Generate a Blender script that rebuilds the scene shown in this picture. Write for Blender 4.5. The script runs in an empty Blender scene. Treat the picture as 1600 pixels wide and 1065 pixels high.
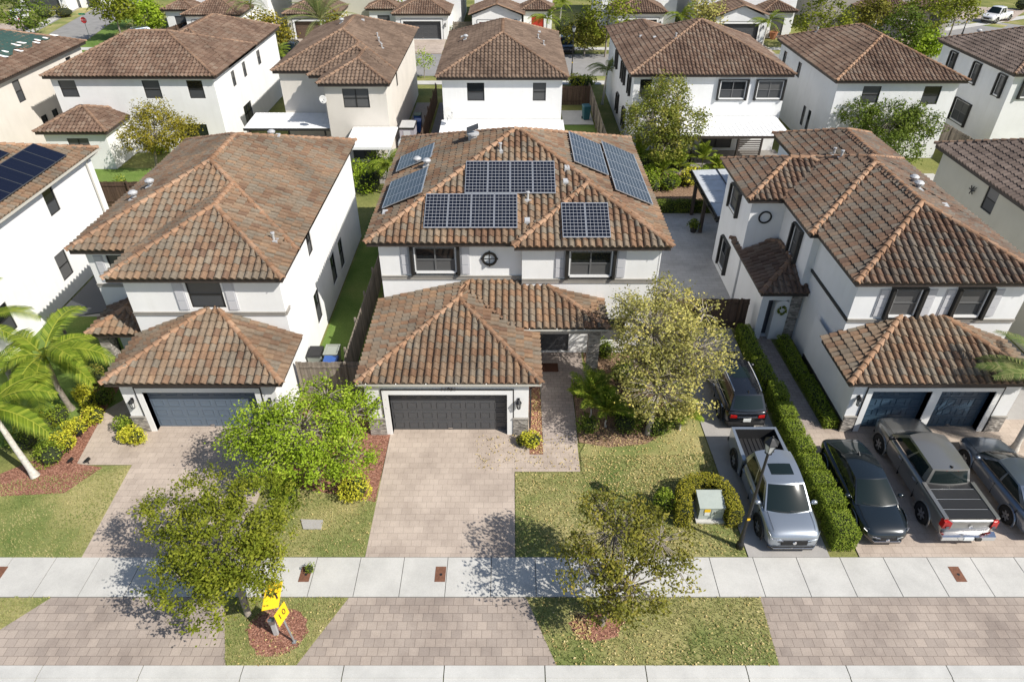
import bpy, bmesh, math, random
from mathutils import Vector, Matrix
random.seed(7)
R = random.random
def U(a, b): return a + (b - a) * R()
C = bpy.context.scene.collection
PI = math.pi

# ------------------------------------------------------------------ measuring
CH, CT, CF = 20.2, math.radians(36.0), 1067.0
_c, _s = math.cos(CT), math.sin(CT)
def G(px, py, z=0.0):
    """world x,y of a photo pixel for a surface at height z"""
    u = (px - 800) / CF; v = (py - 532.5) / CF
    t = (z - CH) / -(_s + v * _c)
    return (u * t, (_c - v * _s) * t)

# ------------------------------------------------------------------ mesh builder
class MB:
    def __init__(s): s.v = []; s.f = []; s.m = []; s.a = []
    def face(s, pts, mi=0, a=0.5):
        n = len(s.v); s.v += [tuple(p) for p in pts]
        s.f.append(tuple(range(n, n + len(pts)))); s.m.append(mi); s.a.append(a)
    def grid(s, rows, mi=0, closed=False, a=0.5):
        n = len(s.v); w = len(rows[0])
        for r in rows: s.v += [tuple(p) for p in r]
        for j in range(len(rows) - 1):
            for i in range(w if closed else w - 1):
                k = (i + 1) % w
                s.f.append((n + j*w + i, n + j*w + k, n + (j+1)*w + k, n + (j+1)*w + i)); s.m.append(mi); s.a.append(a)
    def box(s, x0, x1, y0, y1, z0, z1, mi=0, a=0.5, rz=0, piv=None):
        P = [(x0,y0,z0),(x1,y0,z0),(x1,y1,z0),(x0,y1,z0),(x0,y0,z1),(x1,y0,z1),(x1,y1,z1),(x0,y1,z1)]
        if rz:
            cx, cy = piv if piv else ((x0+x1)/2, (y0+y1)/2); c, q = math.cos(rz), math.sin(rz)
            P = [(cx+(x-cx)*c-(y-cy)*q, cy+(x-cx)*q+(y-cy)*c, z) for x, y, z in P]
        s.hexa(P, mi, a)
    def hexa(s, P, mi=0, a=0.5):
        n = len(s.v); s.v += [tuple(p) for p in P]
        for f in ((0,3,2,1),(4,5,6,7),(0,1,5,4),(1,2,6,5),(2,3,7,6),(3,0,4,7)):
            s.f.append(tuple(n+i for i in f)); s.m.append(mi); s.a.append(a)
    def prism(s, poly, z0, z1, mi=0, a=0.5):
        n = len(s.v); k = len(poly)
        s.v += [(p[0], p[1], z0) for p in poly] + [(p[0], p[1], z1) for p in poly]
        s.f.append(tuple(reversed(range(n, n+k)))); s.f.append(tuple(range(n+k, n+2*k)))
        for i in range(k): s.f.append((n+i, n+(i+1)%k, n+k+(i+1)%k, n+k+i))
        s.m += [mi]*(k+2); s.a += [a]*(k+2)
    def tube(s, pts, rad, n=8, mi=0, a=0.5, cap=True):
        pts = [Vector(p) for p in pts]; rings = []
        if not hasattr(rad, '__len__'): rad = [rad]*len(pts)
        for i, p in enumerate(pts):
            d = (pts[min(i+1, len(pts)-1)] - pts[max(i-1, 0)])
            d = d.normalized() if d.length > 1e-6 else Vector((0,0,1))
            e = Vector((0,0,1)) if abs(d.z) < .9 else Vector((1,0,0))
            x = d.cross(e).normalized(); y = d.cross(x)
            rings.append([p + (x*math.cos(2*PI*k/n) + y*math.sin(2*PI*k/n))*rad[i] for k in range(n)])
        s.grid(rings, mi, True, a)
        if cap: s.face(rings[0], mi, a); s.face(list(reversed(rings[-1])), mi, a)
    def lathe(s, prof, c=(0,0,0), n=20, axis='z', mi=0, a=0.5):
        rows = []
        for r, h in prof:
            row = []
            for k in range(n):
                t = 2*PI*k/n; p = (r*math.cos(t), r*math.sin(t), h)
                if axis == 'x': p = (p[2], p[0], p[1])
                if axis == 'y': p = (p[0], p[2], p[1])
                row.append((c[0]+p[0], c[1]+p[1], c[2]+p[2]))
            rows.append(row)
        s.grid(rows, mi, True, a)
    def build(s, name, mats, parent=None, smooth=False, fixn=False):
        me = bpy.data.meshes.new(name)
        org = Vector((0,0,0))
        if parent is not None:
            org = Vector(parent.get('_org', (0,0,0)))
        if org.length: vs = [(x-org.x, y-org.y, z-org.z) for x, y, z in s.v]
        else: vs = s.v
        me.from_pydata(vs, [], s.f)
        if not isinstance(mats, (list, tuple)): mats = [mats]
        for m in mats: me.materials.append(m)
        me.polygons.foreach_set('material_index', s.m)
        at = me.attributes.new('rnd', 'FLOAT', 'FACE'); at.data.foreach_set('value', s.a)
        if smooth: me.polygons.foreach_set('use_smooth', [True]*len(s.f))
        if fixn:
            bm = bmesh.new(); bm.from_mesh(me); bmesh.ops.remove_doubles(bm, verts=bm.verts, dist=.0005)
            bmesh.ops.recalc_face_normals(bm, faces=bm.faces); bm.to_mesh(me); bm.free()
        me.update()
        o = bpy.data.objects.new(name, me); C.objects.link(o)
        if parent is not None: o.parent = parent
        return o

def thing(name, label, cat, loc=(0,0,0), group=None, rz=0, local=False):
    o = bpy.data.objects.new(name, None); C.objects.link(o); o.empty_display_size = .3
    o.location = loc; o.rotation_euler = (0,0,rz)
    if not local: o['_org'] = tuple(float(q) for q in loc)
    o['label'] = label; o['category'] = cat
    if group: o['group'] = group
    return o
def tag(o, label, cat, group=None):
    o['label'] = label; o['category'] = cat
    if group: o['group'] = group
    return o
def struct(name, mb, mats, kind='structure'):
    o = mb.build(name, mats); o['kind'] = kind; return o
def dup(root, loc, rz=0, label=None, scale=1.0):
    r = root.copy(); C.objects.link(r); r.location = loc; r.rotation_euler = (0,0,rz); r.scale = (scale,)*3
    if label: r['label'] = label
    for ch in root.children:
        c = ch.copy(); C.objects.link(c); c.parent = r
        for g in ch.children:
            d = g.copy(); C.objects.link(d); d.parent = c
    return r

# ------------------------------------------------------------------ materials
def newmat(name):
    m = bpy.data.materials.new(name); m.use_nodes = True
    nt = m.node_tree; return m, nt, nt.nodes['Principled BSDF']
def ramp(nt, fac, stops, interp='LINEAR'):
    n = nt.nodes.new('ShaderNodeValToRGB'); n.color_ramp.interpolation = interp
    e = n.color_ramp.elements
    while len(e) < len(stops): e.new(.5)
    for i, (p, c) in enumerate(stops): e[i].position = p; e[i].color = (*c, 1)
    nt.links.new(fac, n.inputs[0]); return n.outputs[0]
def noise(nt, scale, detail=4, rough=.55, vec=None, w=0):
    n = nt.nodes.new('ShaderNodeTexNoise'); n.inputs['Scale'].default_value = scale
    n.inputs['Detail'].default_value = detail; n.inputs['Roughness'].default_value = rough
    if vec is None: vec = coord(nt)
    nt.links.new(vec, n.inputs['Vector']); return n.outputs['Fac']
def coord(nt, kind='Object'):
    for n in nt.nodes:
        if n.type == 'TEX_COORD': return n.outputs[kind]
    return nt.nodes.new('ShaderNodeTexCoord').outputs[kind]
def mapping(nt, scale=(1,1,1), rot=(0,0,0), loc=(0,0,0)):
    n = nt.nodes.new('ShaderNodeMapping'); n.inputs['Scale'].default_value = scale
    n.inputs['Rotation'].default_value = rot; n.inputs['Location'].default_value = loc
    nt.links.new(coord(nt), n.inputs[0]); return n.outputs[0]
def mix(nt, fac, a, b, mode='MIX'):
    n = nt.nodes.new('ShaderNodeMix'); n.data_type = 'RGBA'; n.blend_type = mode
    for sock, v in ((n.inputs[0], fac), (n.inputs[6], a), (n.inputs[7], b)):
        if hasattr(v, 'is_linked'): nt.links.new(v, sock)
        elif isinstance(v, tuple): sock.default_value = (*v, 1)
        else: sock.default_value = v
    return n.outputs[2]
def attr(nt, name='rnd'):
    n = nt.nodes.new('ShaderNodeAttribute'); n.attribute_name = name; return n.outputs['Fac']
def bump(nt, b, h, strength=.3, dist=.02):
    n = nt.nodes.new('ShaderNodeBump'); n.inputs['Strength'].default_value = strength; n.inputs['Distance'].default_value = dist
    nt.links.new(h, n.inputs['Height']); nt.links.new(n.outputs[0], b.inputs['Normal'])
def setc(nt, b, col):
    if hasattr(col, 'is_linked'): nt.links.new(col, b.inputs['Base Color'])
    else: b.inputs['Base Color'].default_value = (*col, 1)
def plain(name, col, rough=.6, metal=0, var=.0, scale=3, spec=.5, coat=0):
    m, nt, b = newmat(name); b.inputs['Roughness'].default_value = rough; b.inputs['Metallic'].default_value = metal
    b.inputs['Specular IOR Level'].default_value = spec; b.inputs['Coat Weight'].default_value = coat
    if var:
        f = noise(nt, scale)
        setc(nt, b, ramp(nt, f, [(.3, tuple(c*(1-var) for c in col)), (.7, tuple(min(1, c*(1+var)) for c in col))]))
    else: setc(nt, b, col)
    return m
def stucco(name, col, dirt=.08):
    m, nt, b = newmat(name); b.inputs['Roughness'].default_value = .9; b.inputs['Specular IOR Level'].default_value = .2
    big = ramp(nt, noise(nt, .5, 5, .6), [(.35, tuple(c*(1-dirt) for c in col)), (.65, col)])
    st = ramp(nt, noise(nt, 1.0, 4, .6, mapping(nt, (3, 3, .25))), [(.3, (.95,.945,.93)), (.5, (1,1,1))])
    setc(nt, b, mix(nt, .6, big, st, 'MULTIPLY'))
    bump(nt, b, noise(nt, 60, 3), .25, .01); return m
def tilemat(name, stops, vary=.25):
    m, nt, b = newmat(name); b.inputs['Roughness'].default_value = .75; b.inputs['Specular IOR Level'].default_value = .3
    base = ramp(nt, attr(nt), stops)
    fine = ramp(nt, noise(nt, 9, 5, .65), [(.3, (1-vary,)*3), (.7, (1+vary*.4,)*3)])
    big = ramp(nt, noise(nt, .45, 3), [(.32, (.70,.68,.67)), (.62, (1.04,1.03,1.02))])
    setc(nt, b, mix(nt, 1, mix(nt, 1, base, fine, 'MULTIPLY'), big, 'MULTIPLY'))
    bump(nt, b, noise(nt, 40, 3), .3, .01); return m
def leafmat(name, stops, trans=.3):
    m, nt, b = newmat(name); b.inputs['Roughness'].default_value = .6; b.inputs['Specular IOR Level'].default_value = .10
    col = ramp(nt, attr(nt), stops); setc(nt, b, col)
    tr = nt.nodes.new('ShaderNodeBsdfTranslucent'); nt.links.new(col, tr.inputs[0])
    mx = nt.nodes.new('ShaderNodeMixShader'); mx.inputs[0].default_value = trans
    nt.links.new(b.outputs[0], mx.inputs[1]); nt.links.new(tr.outputs[0], mx.inputs[2])
    nt.links.new(mx.outputs[0], nt.nodes['Material Output'].inputs[0]); return m
def pavermat(name, c1, c2, mort, bw=.36, rh=.29, rot=0, stain=.25):
    m, nt, b = newmat(name); b.inputs['Roughness'].default_value = .85; b.inputs['Specular IOR Level'].default_value = .25
    n = nt.nodes.new('ShaderNodeTexBrick')
    nt.links.new(mapping(nt, (1,1,1), (0,0,rot)), n.inputs['Vector'])
    n.inputs['Scale'].default_value = 1; n.inputs['Brick Width'].default_value = bw; n.inputs['Row Height'].default_value = rh
    n.inputs['Mortar Size'].default_value = .009; n.inputs['Mortar Smooth'].default_value = .4; n.inputs['Bias'].default_value = .1
    n.inputs['Color1'].default_value = (*c1,1); n.inputs['Color2'].default_value = (*c2,1); n.inputs['Mortar'].default_value = (*mort,1)
    st = ramp(nt, noise(nt, .55, 6, .65), [(.32, (1-stain,1-stain*1.05,1-stain*1.05)), (.6, (1,1,1))])
    fine = ramp(nt, noise(nt, 25, 4), [(.3, (.86,.86,.86)), (.7, (1.05,1.05,1.05))])
    setc(nt, b, mix(nt, 1, mix(nt, 1, n.outputs[0], st, 'MULTIPLY'), fine, 'MULTIPLY'))
    inv = nt.nodes.new('ShaderNodeMath'); inv.operation = 'SUBTRACT'; inv.inputs[0].default_value = 1
    nt.links.new(n.outputs['Fac'], inv.inputs[1]); bump(nt, b, inv.outputs[0], .5, .008); return m
def grassmat(name, stops, sc=.35):
    m, nt, b = newmat(name); b.inputs['Roughness'].default_value = .9; b.inputs['Specular IOR Level'].default_value = .1
    big = ramp(nt, noise(nt, sc, 5, .6), stops)
    fine = ramp(nt, noise(nt, 14, 6, .75), [(.3, (.55,.56,.5)), (.7, (1.25,1.2,1.1))])
    setc(nt, b, mix(nt, 1, big, fine, 'MULTIPLY')); bump(nt, b, noise(nt, 18, 6, .8), .8, .04); return m
def concrete(name, col, seams=None):
    m, nt, b = newmat(name); b.inputs['Roughness'].default_value = .85; b.inputs['Specular IOR Level'].default_value = .25
    a = ramp(nt, noise(nt, .9, 6, .65), [(.3, tuple(c*.82 for c in col)), (.62, col)])
    f = ramp(nt, noise(nt, 30, 5, .7), [(.3, (.88,.88,.87)), (.7, (1.04,1.04,1.04))])
    setc(nt, b, mix(nt, 1, a, f, 'MULTIPLY')); bump(nt, b, noise(nt, 60, 3), .2, .005); return m
def mulchmat(name, dark, mid, lite):
    m, nt, b = newmat(name); b.inputs['Roughness'].default_value = .95
    v = nt.nodes.new('ShaderNodeTexVoronoi'); v.inputs['Scale'].default_value = 22
    nt.links.new(mapping(nt, (1,1.6,1)), v.inputs['Vector'])
    sp = nt.nodes.new('ShaderNodeSeparateColor'); nt.links.new(v.outputs['Color'], sp.inputs[0])
    setc(nt, b, mix(nt, .8, ramp(nt, sp.outputs[0], [(0, dark), (.5, mid), (1, lite)]), ramp(nt, noise(nt, 1.5), [(.3, dark), (.7, mid)]), 'MIX') if False else ramp(nt, sp.outputs[0], [(0, dark), (.55, mid), (1, lite)]))
    bump(nt, b, v.outputs['Distance'], .8, .03); return m
def stonemat(name):
    m, nt, b = newmat(name); b.inputs['Roughness'].default_value = .9
    v = nt.nodes.new('ShaderNodeTexVoronoi'); v.inputs['Scale'].default_value = 6
    nt.links.new(mapping(nt, (1,1,1.9)), v.inputs['Vector'])
    sp = nt.nodes.new('ShaderNodeSeparateColor'); nt.links.new(v.outputs['Color'], sp.inputs[0])
    c = ramp(nt, sp.outputs[0], [(0,(.17,.155,.14)),(.5,(.33,.30,.27)),(1,(.48,.44,.39))])
    setc(nt, b, mix(nt, .5, c, ramp(nt, noise(nt, 18, 5), [(.3,(.5,.5,.5)),(.7,(1,1,1))]), 'MULTIPLY'))
    bump(nt, b, v.outputs['Distance'], .8, .03); return m
def woodmat(name, c1, c2, sx=8):
    m, nt, b = newmat(name); b.inputs['Roughness'].default_value = .9; b.inputs['Specular IOR Level'].default_value = .15
    g = ramp(nt, noise(nt, 1, 5, .7, mapping(nt, (sx, sx, .6))), [(.3, c1), (.7, c2)])
    pl = ramp(nt, attr(nt), [(0, (.72,.72,.72)), (1, (1.1,1.08,1.05))])
    setc(nt, b, mix(nt, 1, g, pl, 'MULTIPLY')); return m
def paint(name, col, metal=.6, rough=.28):
    m, nt, b = newmat(name); setc(nt, b, col); b.inputs['Metallic'].default_value = metal
    b.inputs['Roughness'].default_value = rough; b.inputs['Coat Weight'].default_value = 1; b.inputs['Coat Roughness'].default_value = .04
    return m
def pvmat(name, cell, line, nx, ny, mono=False):
    m, nt, b = newmat(name); b.inputs['Roughness'].default_value = .12; b.inputs['Specular IOR Level'].default_value = .35
    n = nt.nodes.new('ShaderNodeTexBrick'); nt.links.new(coord(nt, 'UV'), n.inputs['Vector'])
    n.offset = 0; n.inputs['Scale'].default_value = 1; n.inputs['Brick Width'].default_value = 1/nx; n.inputs['Row Height'].default_value = 1/ny
    n.inputs['Mortar Size'].default_value = .0058 if not mono else .0015; n.inputs['Mortar Smooth'].default_value = .2
    n.inputs['Color1'].default_value = (*cell,1); n.inputs['Color2'].default_value = (*[c*1.35 for c in cell],1); n.inputs['Mortar'].default_value = (*line,1)
    setc(nt, b, n.outputs[0]); return m

M = {}
M['white'] = stucco('white_stucco', (.82,.815,.80)); M['white2'] = stucco('white_stucco_cool', (.80,.805,.805))
M['beige'] = stucco('beige_stucco', (.68,.635,.57)); M['cream'] = stucco('cream_stucco', (.56,.54,.45)); M['greige'] = stucco('greige_stucco', (.40,.37,.33))
M['trimw'] = plain('white_trim', (.78,.78,.77), .5); M['alum'] = plain('white_aluminium', (.82,.82,.81), .4, var=.05)
M['dark'] = plain('dark_bronze', (.022,.021,.020), .45); M['brownf'] = plain('brown_fascia', (.045,.034,.028), .6)
M['shut'] = plain('grey_shutter', (.52,.52,.54), .6); M['band'] = plain('taupe_band', (.30,.28,.25), .8, var=.1)
M['blackm'] = plain('black_metal', (.012,.012,.013), .4); M['galv'] = plain('galvanised_steel', (.42,.43,.44), .4, .6, .1)
M['lead'] = plain('vent_grey', (.50,.50,.50), .5, .2, .1); M['gutter'] = plain('beige_gutter', (.50,.48,.42), .5)
M['stone'] = stonemat('stone_veneer')
M['glass'] = plain('window_glass', (.012,.014,.016), .05, spec=.6); M['screen'] = plain('insect_screen', (.055,.058,.062), .6)
M['blind'] = plain('window_blind', (.10,.10,.10), .3)
M['gdoor'] = plain('charcoal_door', (.075,.077,.082), .5); M['gdoorb'] = plain('slate_blue_door', (.12,.155,.20), .5)
M['gdoorn'] = plain('navy_door', (.040,.075,.115), .45); M['gdoorr'] = plain('red_door', (.42,.035,.02), .5); M['gdoorbr'] = plain('brown_door', (.13,.085,.06), .6)
TC = [(0,(.158,.094,.062)),(.22,(.246,.147,.089)),(.45,(.229,.168,.115)),(.7,(.212,.180,.138)),(.85,(.300,.192,.115)),(1,(.263,.157,.095))]
M['tiledk'] = tilemat('dark_clay_tile', [(0,(.115,.072,.052)),(.25,(.19,.115,.075)),(.5,(.165,.12,.088)),(.75,(.165,.145,.118)),(1,(.225,.14,.088))])
M['tile'] = tilemat('clay_tile', TC)
M['tileo'] = tilemat('clay_tile_orange', [(0,(.165,.103,.070)),(.25,(.255,.160,.100)),(.5,(.245,.182,.127)),(.75,(.215,.184,.142)),(.9,(.30,.20,.125)),(1,(.272,.170,.106))])
M['tileb'] = tilemat('brown_tile', [(0,(.135,.094,.068)),(.5,(.185,.13,.095)),(1,(.23,.165,.12))], .15)
M['tileg'] = tilemat('grey_brown_tile', [(0,(.12,.09,.075)),(.5,(.165,.125,.105)),(1,(.21,.165,.14))], .15)
M['tiler'] = tilemat('red_brown_tile', [(0,(.135,.086,.062)),(.5,(.20,.130,.092)),(1,(.24,.182,.138))], .2)
M['cap'] = tilemat('orange_cap', [(0,(.30,.172,.10)),(.5,(.37,.222,.135)),(1,(.42,.27,.175))], .2)
M['capb'] = tilemat('tan_cap', [(0,(.24,.15,.10)),(1,(.32,.21,.14))], .2)
M['mortar'] = plain('roof_felt', (.06,.045,.04), .9)
M['paver'] = pavermat('pink_paver', (.54,.45,.375), (.48,.397,.33), (.38,.315,.26), .36, .29, 0, .26)
M['pavera'] = pavermat('pink_paver_apron', (.46,.383,.322), (.37,.31,.265), (.22,.18,.15), .32, .29, 0, .3)
M['paverg'] = pavermat('grey_paver', (.56,.545,.52), (.50,.485,.46), (.36,.35,.33), .6, .30)
M['paverw'] = pavermat('walk_paver', (.44,.37,.32), (.37,.31,.275), (.22,.19,.165), .3, .2)
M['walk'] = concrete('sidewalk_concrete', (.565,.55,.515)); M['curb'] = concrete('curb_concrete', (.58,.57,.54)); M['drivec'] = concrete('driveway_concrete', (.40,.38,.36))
M['asph'] = concrete('old_asphalt', (.30,.29,.28)); M['seam'] = plain('dark_joint', (.13,.125,.115), .95)  # seam: even dark colour of the bed between pavement slabs
M['grass'] = grassmat('lawn', [(.3,(.13,.19,.055)),(.43,(.225,.26,.095)),(.56,(.36,.34,.155)),(.72,(.48,.425,.22))])
M['grassg'] = grassmat('green_lawn', [(.3,(.094,.171,.037)),(.55,(.171,.255,.068)),(.75,(.273,.307,.102))])
M['soil'] = grassmat('ground_cover_soil', [(.3,(.155,.186,.062)),(.55,(.248,.256,.093)),(.75,(.388,.341,.186))])
M['mulch'] = mulchmat('red_mulch', (.11,.045,.028), (.29,.125,.080), (.44,.235,.165))
M['mulchd'] = mulchmat('dry_mulch', (.10,.055,.03), (.25,.15,.09), (.42,.29,.19))
M['fence'] = woodmat('weathered_wood', (.16,.135,.11), (.34,.30,.255)); M['fenceb'] = woodmat('brown_wood', (.075,.05,.037), (.155,.105,.078))
M['bark'] = plain('grey_bark', (.26,.225,.185), .95, var=.3, scale=12); M['barkw'] = plain('pale_trunk', (.50,.47,.42), .9, var=.25, scale=9); M['barkt'] = plain('dry_twig_bark', (.36,.32,.26), .95, var=.25, scale=12); M['barkd'] = plain('brown_bark', (.13,.095,.07), .95, var=.3, scale=12)
def L(name, a, b, c, d, tr=.3): return leafmat(name, [(0,a),(.4,b),(.75,c),(1,d)], tr)
M['lf_olive'] = L('olive_leaf', (.085,.11,.010), (.165,.195,.018), (.27,.285,.032), (.43,.40,.06), .25)
M['lf_ochre'] = L('ochre_leaf', (.12,.11,.012), (.24,.21,.024), (.36,.30,.042), (.48,.38,.07), .25)
M['lf_bright'] = L('bright_leaf', (.13,.20,.012), (.27,.38,.028), (.39,.50,.05), (.55,.60,.10), .32)
M['lf_yellow'] = L('yellowing_leaf', (.18,.19,.05), (.36,.34,.10), (.56,.50,.155), (.80,.60,.10), .28)
M['lf_dusty'] = L('dusty_leaf', (.085,.09,.012), (.17,.17,.025), (.28,.25,.045), (.42,.26,.055), .22)
M['lf_dark'] = L('dark_leaf', (.045,.075,.010), (.11,.16,.022), (.19,.235,.038), (.30,.30,.06), .22)
M['lf_red'] = L('rust_tipped_leaf', (.075,.10,.014), (.18,.21,.033), (.30,.275,.06), (.50,.27,.10), .25)
M['lf_gold'] = L('golden_leaf', (.230,.276,.023), (.483,.483,.040), (.690,.632,.069), (.828,.759,.161), .25)
M['lf_hedge'] = L('hedge_leaf', (.09,.15,.016), (.19,.26,.028), (.29,.36,.045), (.40,.45,.075), .25)
M['lf_hedgey'] = L('yellow_hedge_leaf', (.130,.138,.017), (.276,.268,.026), (.421,.380,.041), (.583,.486,.082))
M['lf_palm'] = L('palm_leaf', (.065,.115,.012), (.14,.205,.020), (.25,.31,.035), (.46,.44,.08), .25)
M['lf_palmd'] = L('dark_palm_leaf', (.080,.128,.032), (.160,.224,.064), (.272,.304,.112), (.416,.384,.160), .3)
M['lf_litter'] = L('litter_leaf', (.308,.220,.088), (.506,.396,.165), (.660,.528,.220), (.726,.616,.330), .1)
M['lf_blade'] = L('grass_blade', (.14,.20,.055), (.29,.31,.10), (.44,.40,.18), (.58,.50,.26), .25)
M['core'] = plain('core_shade', (.022,.030,.010), .95)  # near-black colour stands in for the shade inside shrubs and hedges
M['pv'] = pvmat('solar_cells', (.006,.008,.016), (.36,.37,.39), 6, 10); M['pvs'] = pvmat('solar_cells_small', (.012,.017,.030), (.30,.32,.35), 10, 6)
M['pvk'] = pvmat('black_solar_cells', (.007,.009,.020), (.035,.037,.05), 1, 2, True); M['pvf'] = plain('panel_frame', (.62,.63,.64), .35, .7)
M['lensw'] = plain('clear_lens', (.7,.7,.7), .2); M['tyre'] = plain('tyre_rubber', (.012,.012,.012), .8); M['rim'] = plain('alloy_rim', (.50,.50,.51), .3, .9); M['wellk'] = plain('wheel_well', (.006,.006,.006), .9)
M['cglass'] = plain('car_glass', (.010,.017,.017), .09, spec=.42); M['reflect_glass'] = plain('round_glass', (.50,.53,.55), .2); M['mullion'] = plain('grey_mullion', (.13,.13,.13), .5); M['chrome'] = plain('chrome', (.75,.75,.76), .12, 1.0); M['plast'] = plain('black_plastic', (.018,.018,.019), .5)  # round_glass: bright reflection put in as a pale base colour
M['hlamp'] = plain('headlamp_lens', (.10,.11,.125), .08, .3); M['tlamp'] = plain('taillamp_lens', (.40,.012,.010), .15); M['plate'] = plain('number_plate', (.72,.74,.72), .4)
M['p_silver'] = paint('silver_blue_paint', (.33,.365,.41)); M['p_grey'] = paint('silver_paint', (.27,.265,.25)); M['p_black'] = paint('black_paint', (.010,.011,.014), .2, .2)
M['p_navy'] = paint('midnight_paint', (.012,.018,.022), .3, .18); M['p_blue'] = paint('steel_blue_paint', (.17,.205,.26), .7); M['p_white'] = paint('white_paint', (.75,.75,.75), 0, .35)
M['yellow'] = plain('sign_yellow', (.80,.50,.012), .45, var=.06, scale=14); M['signk'] = plain('sign_black', (.015,.015,.013), .5)
M['greenbox'] = plain('pale_green_steel', (.38,.42,.38), .5, var=.06); M['bluebin'] = plain('blue_bin', (.030,.095,.33), .45); M['greybin'] = plain('grey_green_bin', (.30,.32,.28), .5); M['greenbin'] = plain('dark_green_bin', (.02,.07,.06), .5)
M['rust'] = plain('rusty_iron', (.19,.085,.05), .8, .2, .25, 12); M['red'] = plain('stop_red', (.62,.03,.03), .4); M['streetg'] = plain('street_sign_green', (.02,.22,.10), .4)
M['tarp'] = plain('green_tarp', (.035,.075,.06), .6, var=.15, scale=2); M['bag'] = plain('white_sandbag', (.75,.75,.74), .7)
M['dish'] = plain('dish_grey', (.42,.42,.41), .6); M['teal'] = plain('teal_bin', (.02,.10,.12), .5)
M['lampglass'] = plain('lamp_glass', (.55,.56,.55), .3); M['poly'] = plain('polycarbonate_sheet', (.50,.52,.54), .45, spec=.4, var=.12, scale=2)
M['terra'] = plain('terracotta', (.40,.17,.09), .8); M['mat'] = plain('door_mat', (.08,.03,.015), .95)
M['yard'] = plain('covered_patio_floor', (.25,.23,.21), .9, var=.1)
# ------------------------------------------------------------------ roofs
PROF = [(0,-.008),(.07,.05),(.22,.092),(.42,.098),(.60,.06),(.72,.0),(.86,-.012),(1,-.008)]
PROFL = [(0,0),(.12,.065),(.36,.092),(.60,.06),(.74,.0),(1,0)]
def tiled(mb, poly, vis=None, w=.30, c=.37, prof=PROF):
    p0, p1 = Vector(poly[0]), Vector(poly[1]); u = (p1-p0).normalized()
    n = u.cross(Vector(poly[2])-p0).normalized()
    if n.z < 0: n = -n
    v = n.cross(u); Q = [((Vector(p)-p0).dot(u), (Vector(p)-p0).dot(v)) for p in poly]
    vmax = max(q[1] for q in Q)
    def rng(vv):
        xs = []
        vv = min(max(vv, .001), vmax-.001)
        for i in range(len(Q)):
            (a,b),(e,f) = Q[i], Q[(i+1) % len(Q)]
            if (b-vv)*(f-vv) <= 0 and abs(f-b) > 1e-6: xs.append(a+(e-a)*(vv-b)/(f-b))
        return (min(xs), max(xs)) if xs else (0, 0)
    umin, umax = min(q[0] for q in Q), max(q[0] for q in Q)
    nu = int((umax-umin)/w)+2; W_ = w
    for j in range(int(vmax/c)+1):
        v0, v1 = j*c-.03, min((j+1)*c, vmax)
        if v1-v0 < .05: continue
        ra, rb = rng(v0), rng(v1)
        for i in range(nu):
            a, b = umin+i*W_, umin+(i+1)*W_
            if b <= min(ra[0], rb[0]) or a >= max(ra[1], rb[1]): continue
            uc, vc = (a+b)/2, (v0+v1)/2
            uc = min(max(uc, ra[0]), ra[1])
            if vis and not vis(p0+u*uc+v*vc): continue
            col = min(1,max(0,.5+(R()-.5)*.8+.10*math.sin(uc*.9+vc*.7))); lo = []; hi = []; ri = []
            jit = U(-.012, .014)
            for s, h in prof:
                x = a+s*W_
                x0 = min(max(x, ra[0]), ra[1]); x1 = min(max(x, rb[0]), rb[1])
                lo.append(p0+u*x0+v*v0+n*(h+.045+jit)); hi.append(p0+u*x1+v*v1+n*(h*.92+jit)); ri.append(p0+u*x0+v*(v0+.015)+n*(h*.5-.02))
            mb.grid([ri, lo, hi], 0, False, col)
def caps(mb, a, b, vis=None, r=.13, seg=.40):
    a, b = Vector(a), Vector(b); d = b-a; Ln = d.length
    if Ln < .2: return
    d.normalize(); side = d.cross(Vector((0,0,1))).normalized(); up = side.cross(d)
    k = max(1, int(Ln/seg)); sg = Ln/k
    for i in range(k):
        jt = side*U(-.008,.008)+up*U(-.006,.006); q0 = a+d*(i*sg-.03)+jt; q1 = a+d*((i+1)*sg)+jt
        if vis and not vis((q0+q1)/2): continue
        col = R(); rows = []
        for q, rr, lift in ((q0, r*1.02, .0), (q0, r*1.12, .045), (q1, r*.92, .015)):
            rows.append([q + side*(math.cos(t)*rr) + up*(math.sin(t)*rr*.95 - .02 + lift) for t in [PI*x/7 for x in range(8)]])
        mb.grid(rows[:2], 0, False, col); mb.grid(rows[1:], 0, False, col)
def blockpolys(x0, x1, y0, y1, ze, k):
    W_, D = x1-x0, y1-y0; h = min(W_, D)/2; zr = ze+k*h
    A, B, Cc, Dd = (x0,y0,ze), (x1,y0,ze), (x1,y1,ze), (x0,y1,ze)
    if W_ <= D: f, g = ((x0+x1)/2, y0+h, zr), ((x0+x1)/2, y1-h, zr); P = [[A,B,f],[B,Cc,g,f],[Cc,Dd,g],[Dd,A,f,g]]; hips = [(A,f),(B,f),(Cc,g),(Dd,g),(f,g)]
    else: f, g = (x0+h, (y0+y1)/2, zr), (x1-h, (y0+y1)/2, zr); P = [[A,B,g,f],[B,Cc,g],[Cc,Dd,f,g],[Dd,A,f]]; hips = [(A,f),(D2,f) if False else (Dd,f),(B,g),(Cc,g),(f,g)]
    return P, hips
def hh(b, x, y):
    x0,x1,y0,y1,ze,k = b; m = min(x-x0, x1-x, y-y0, y1-y)
    return ze+k*m if m > -.02 else -9
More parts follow.
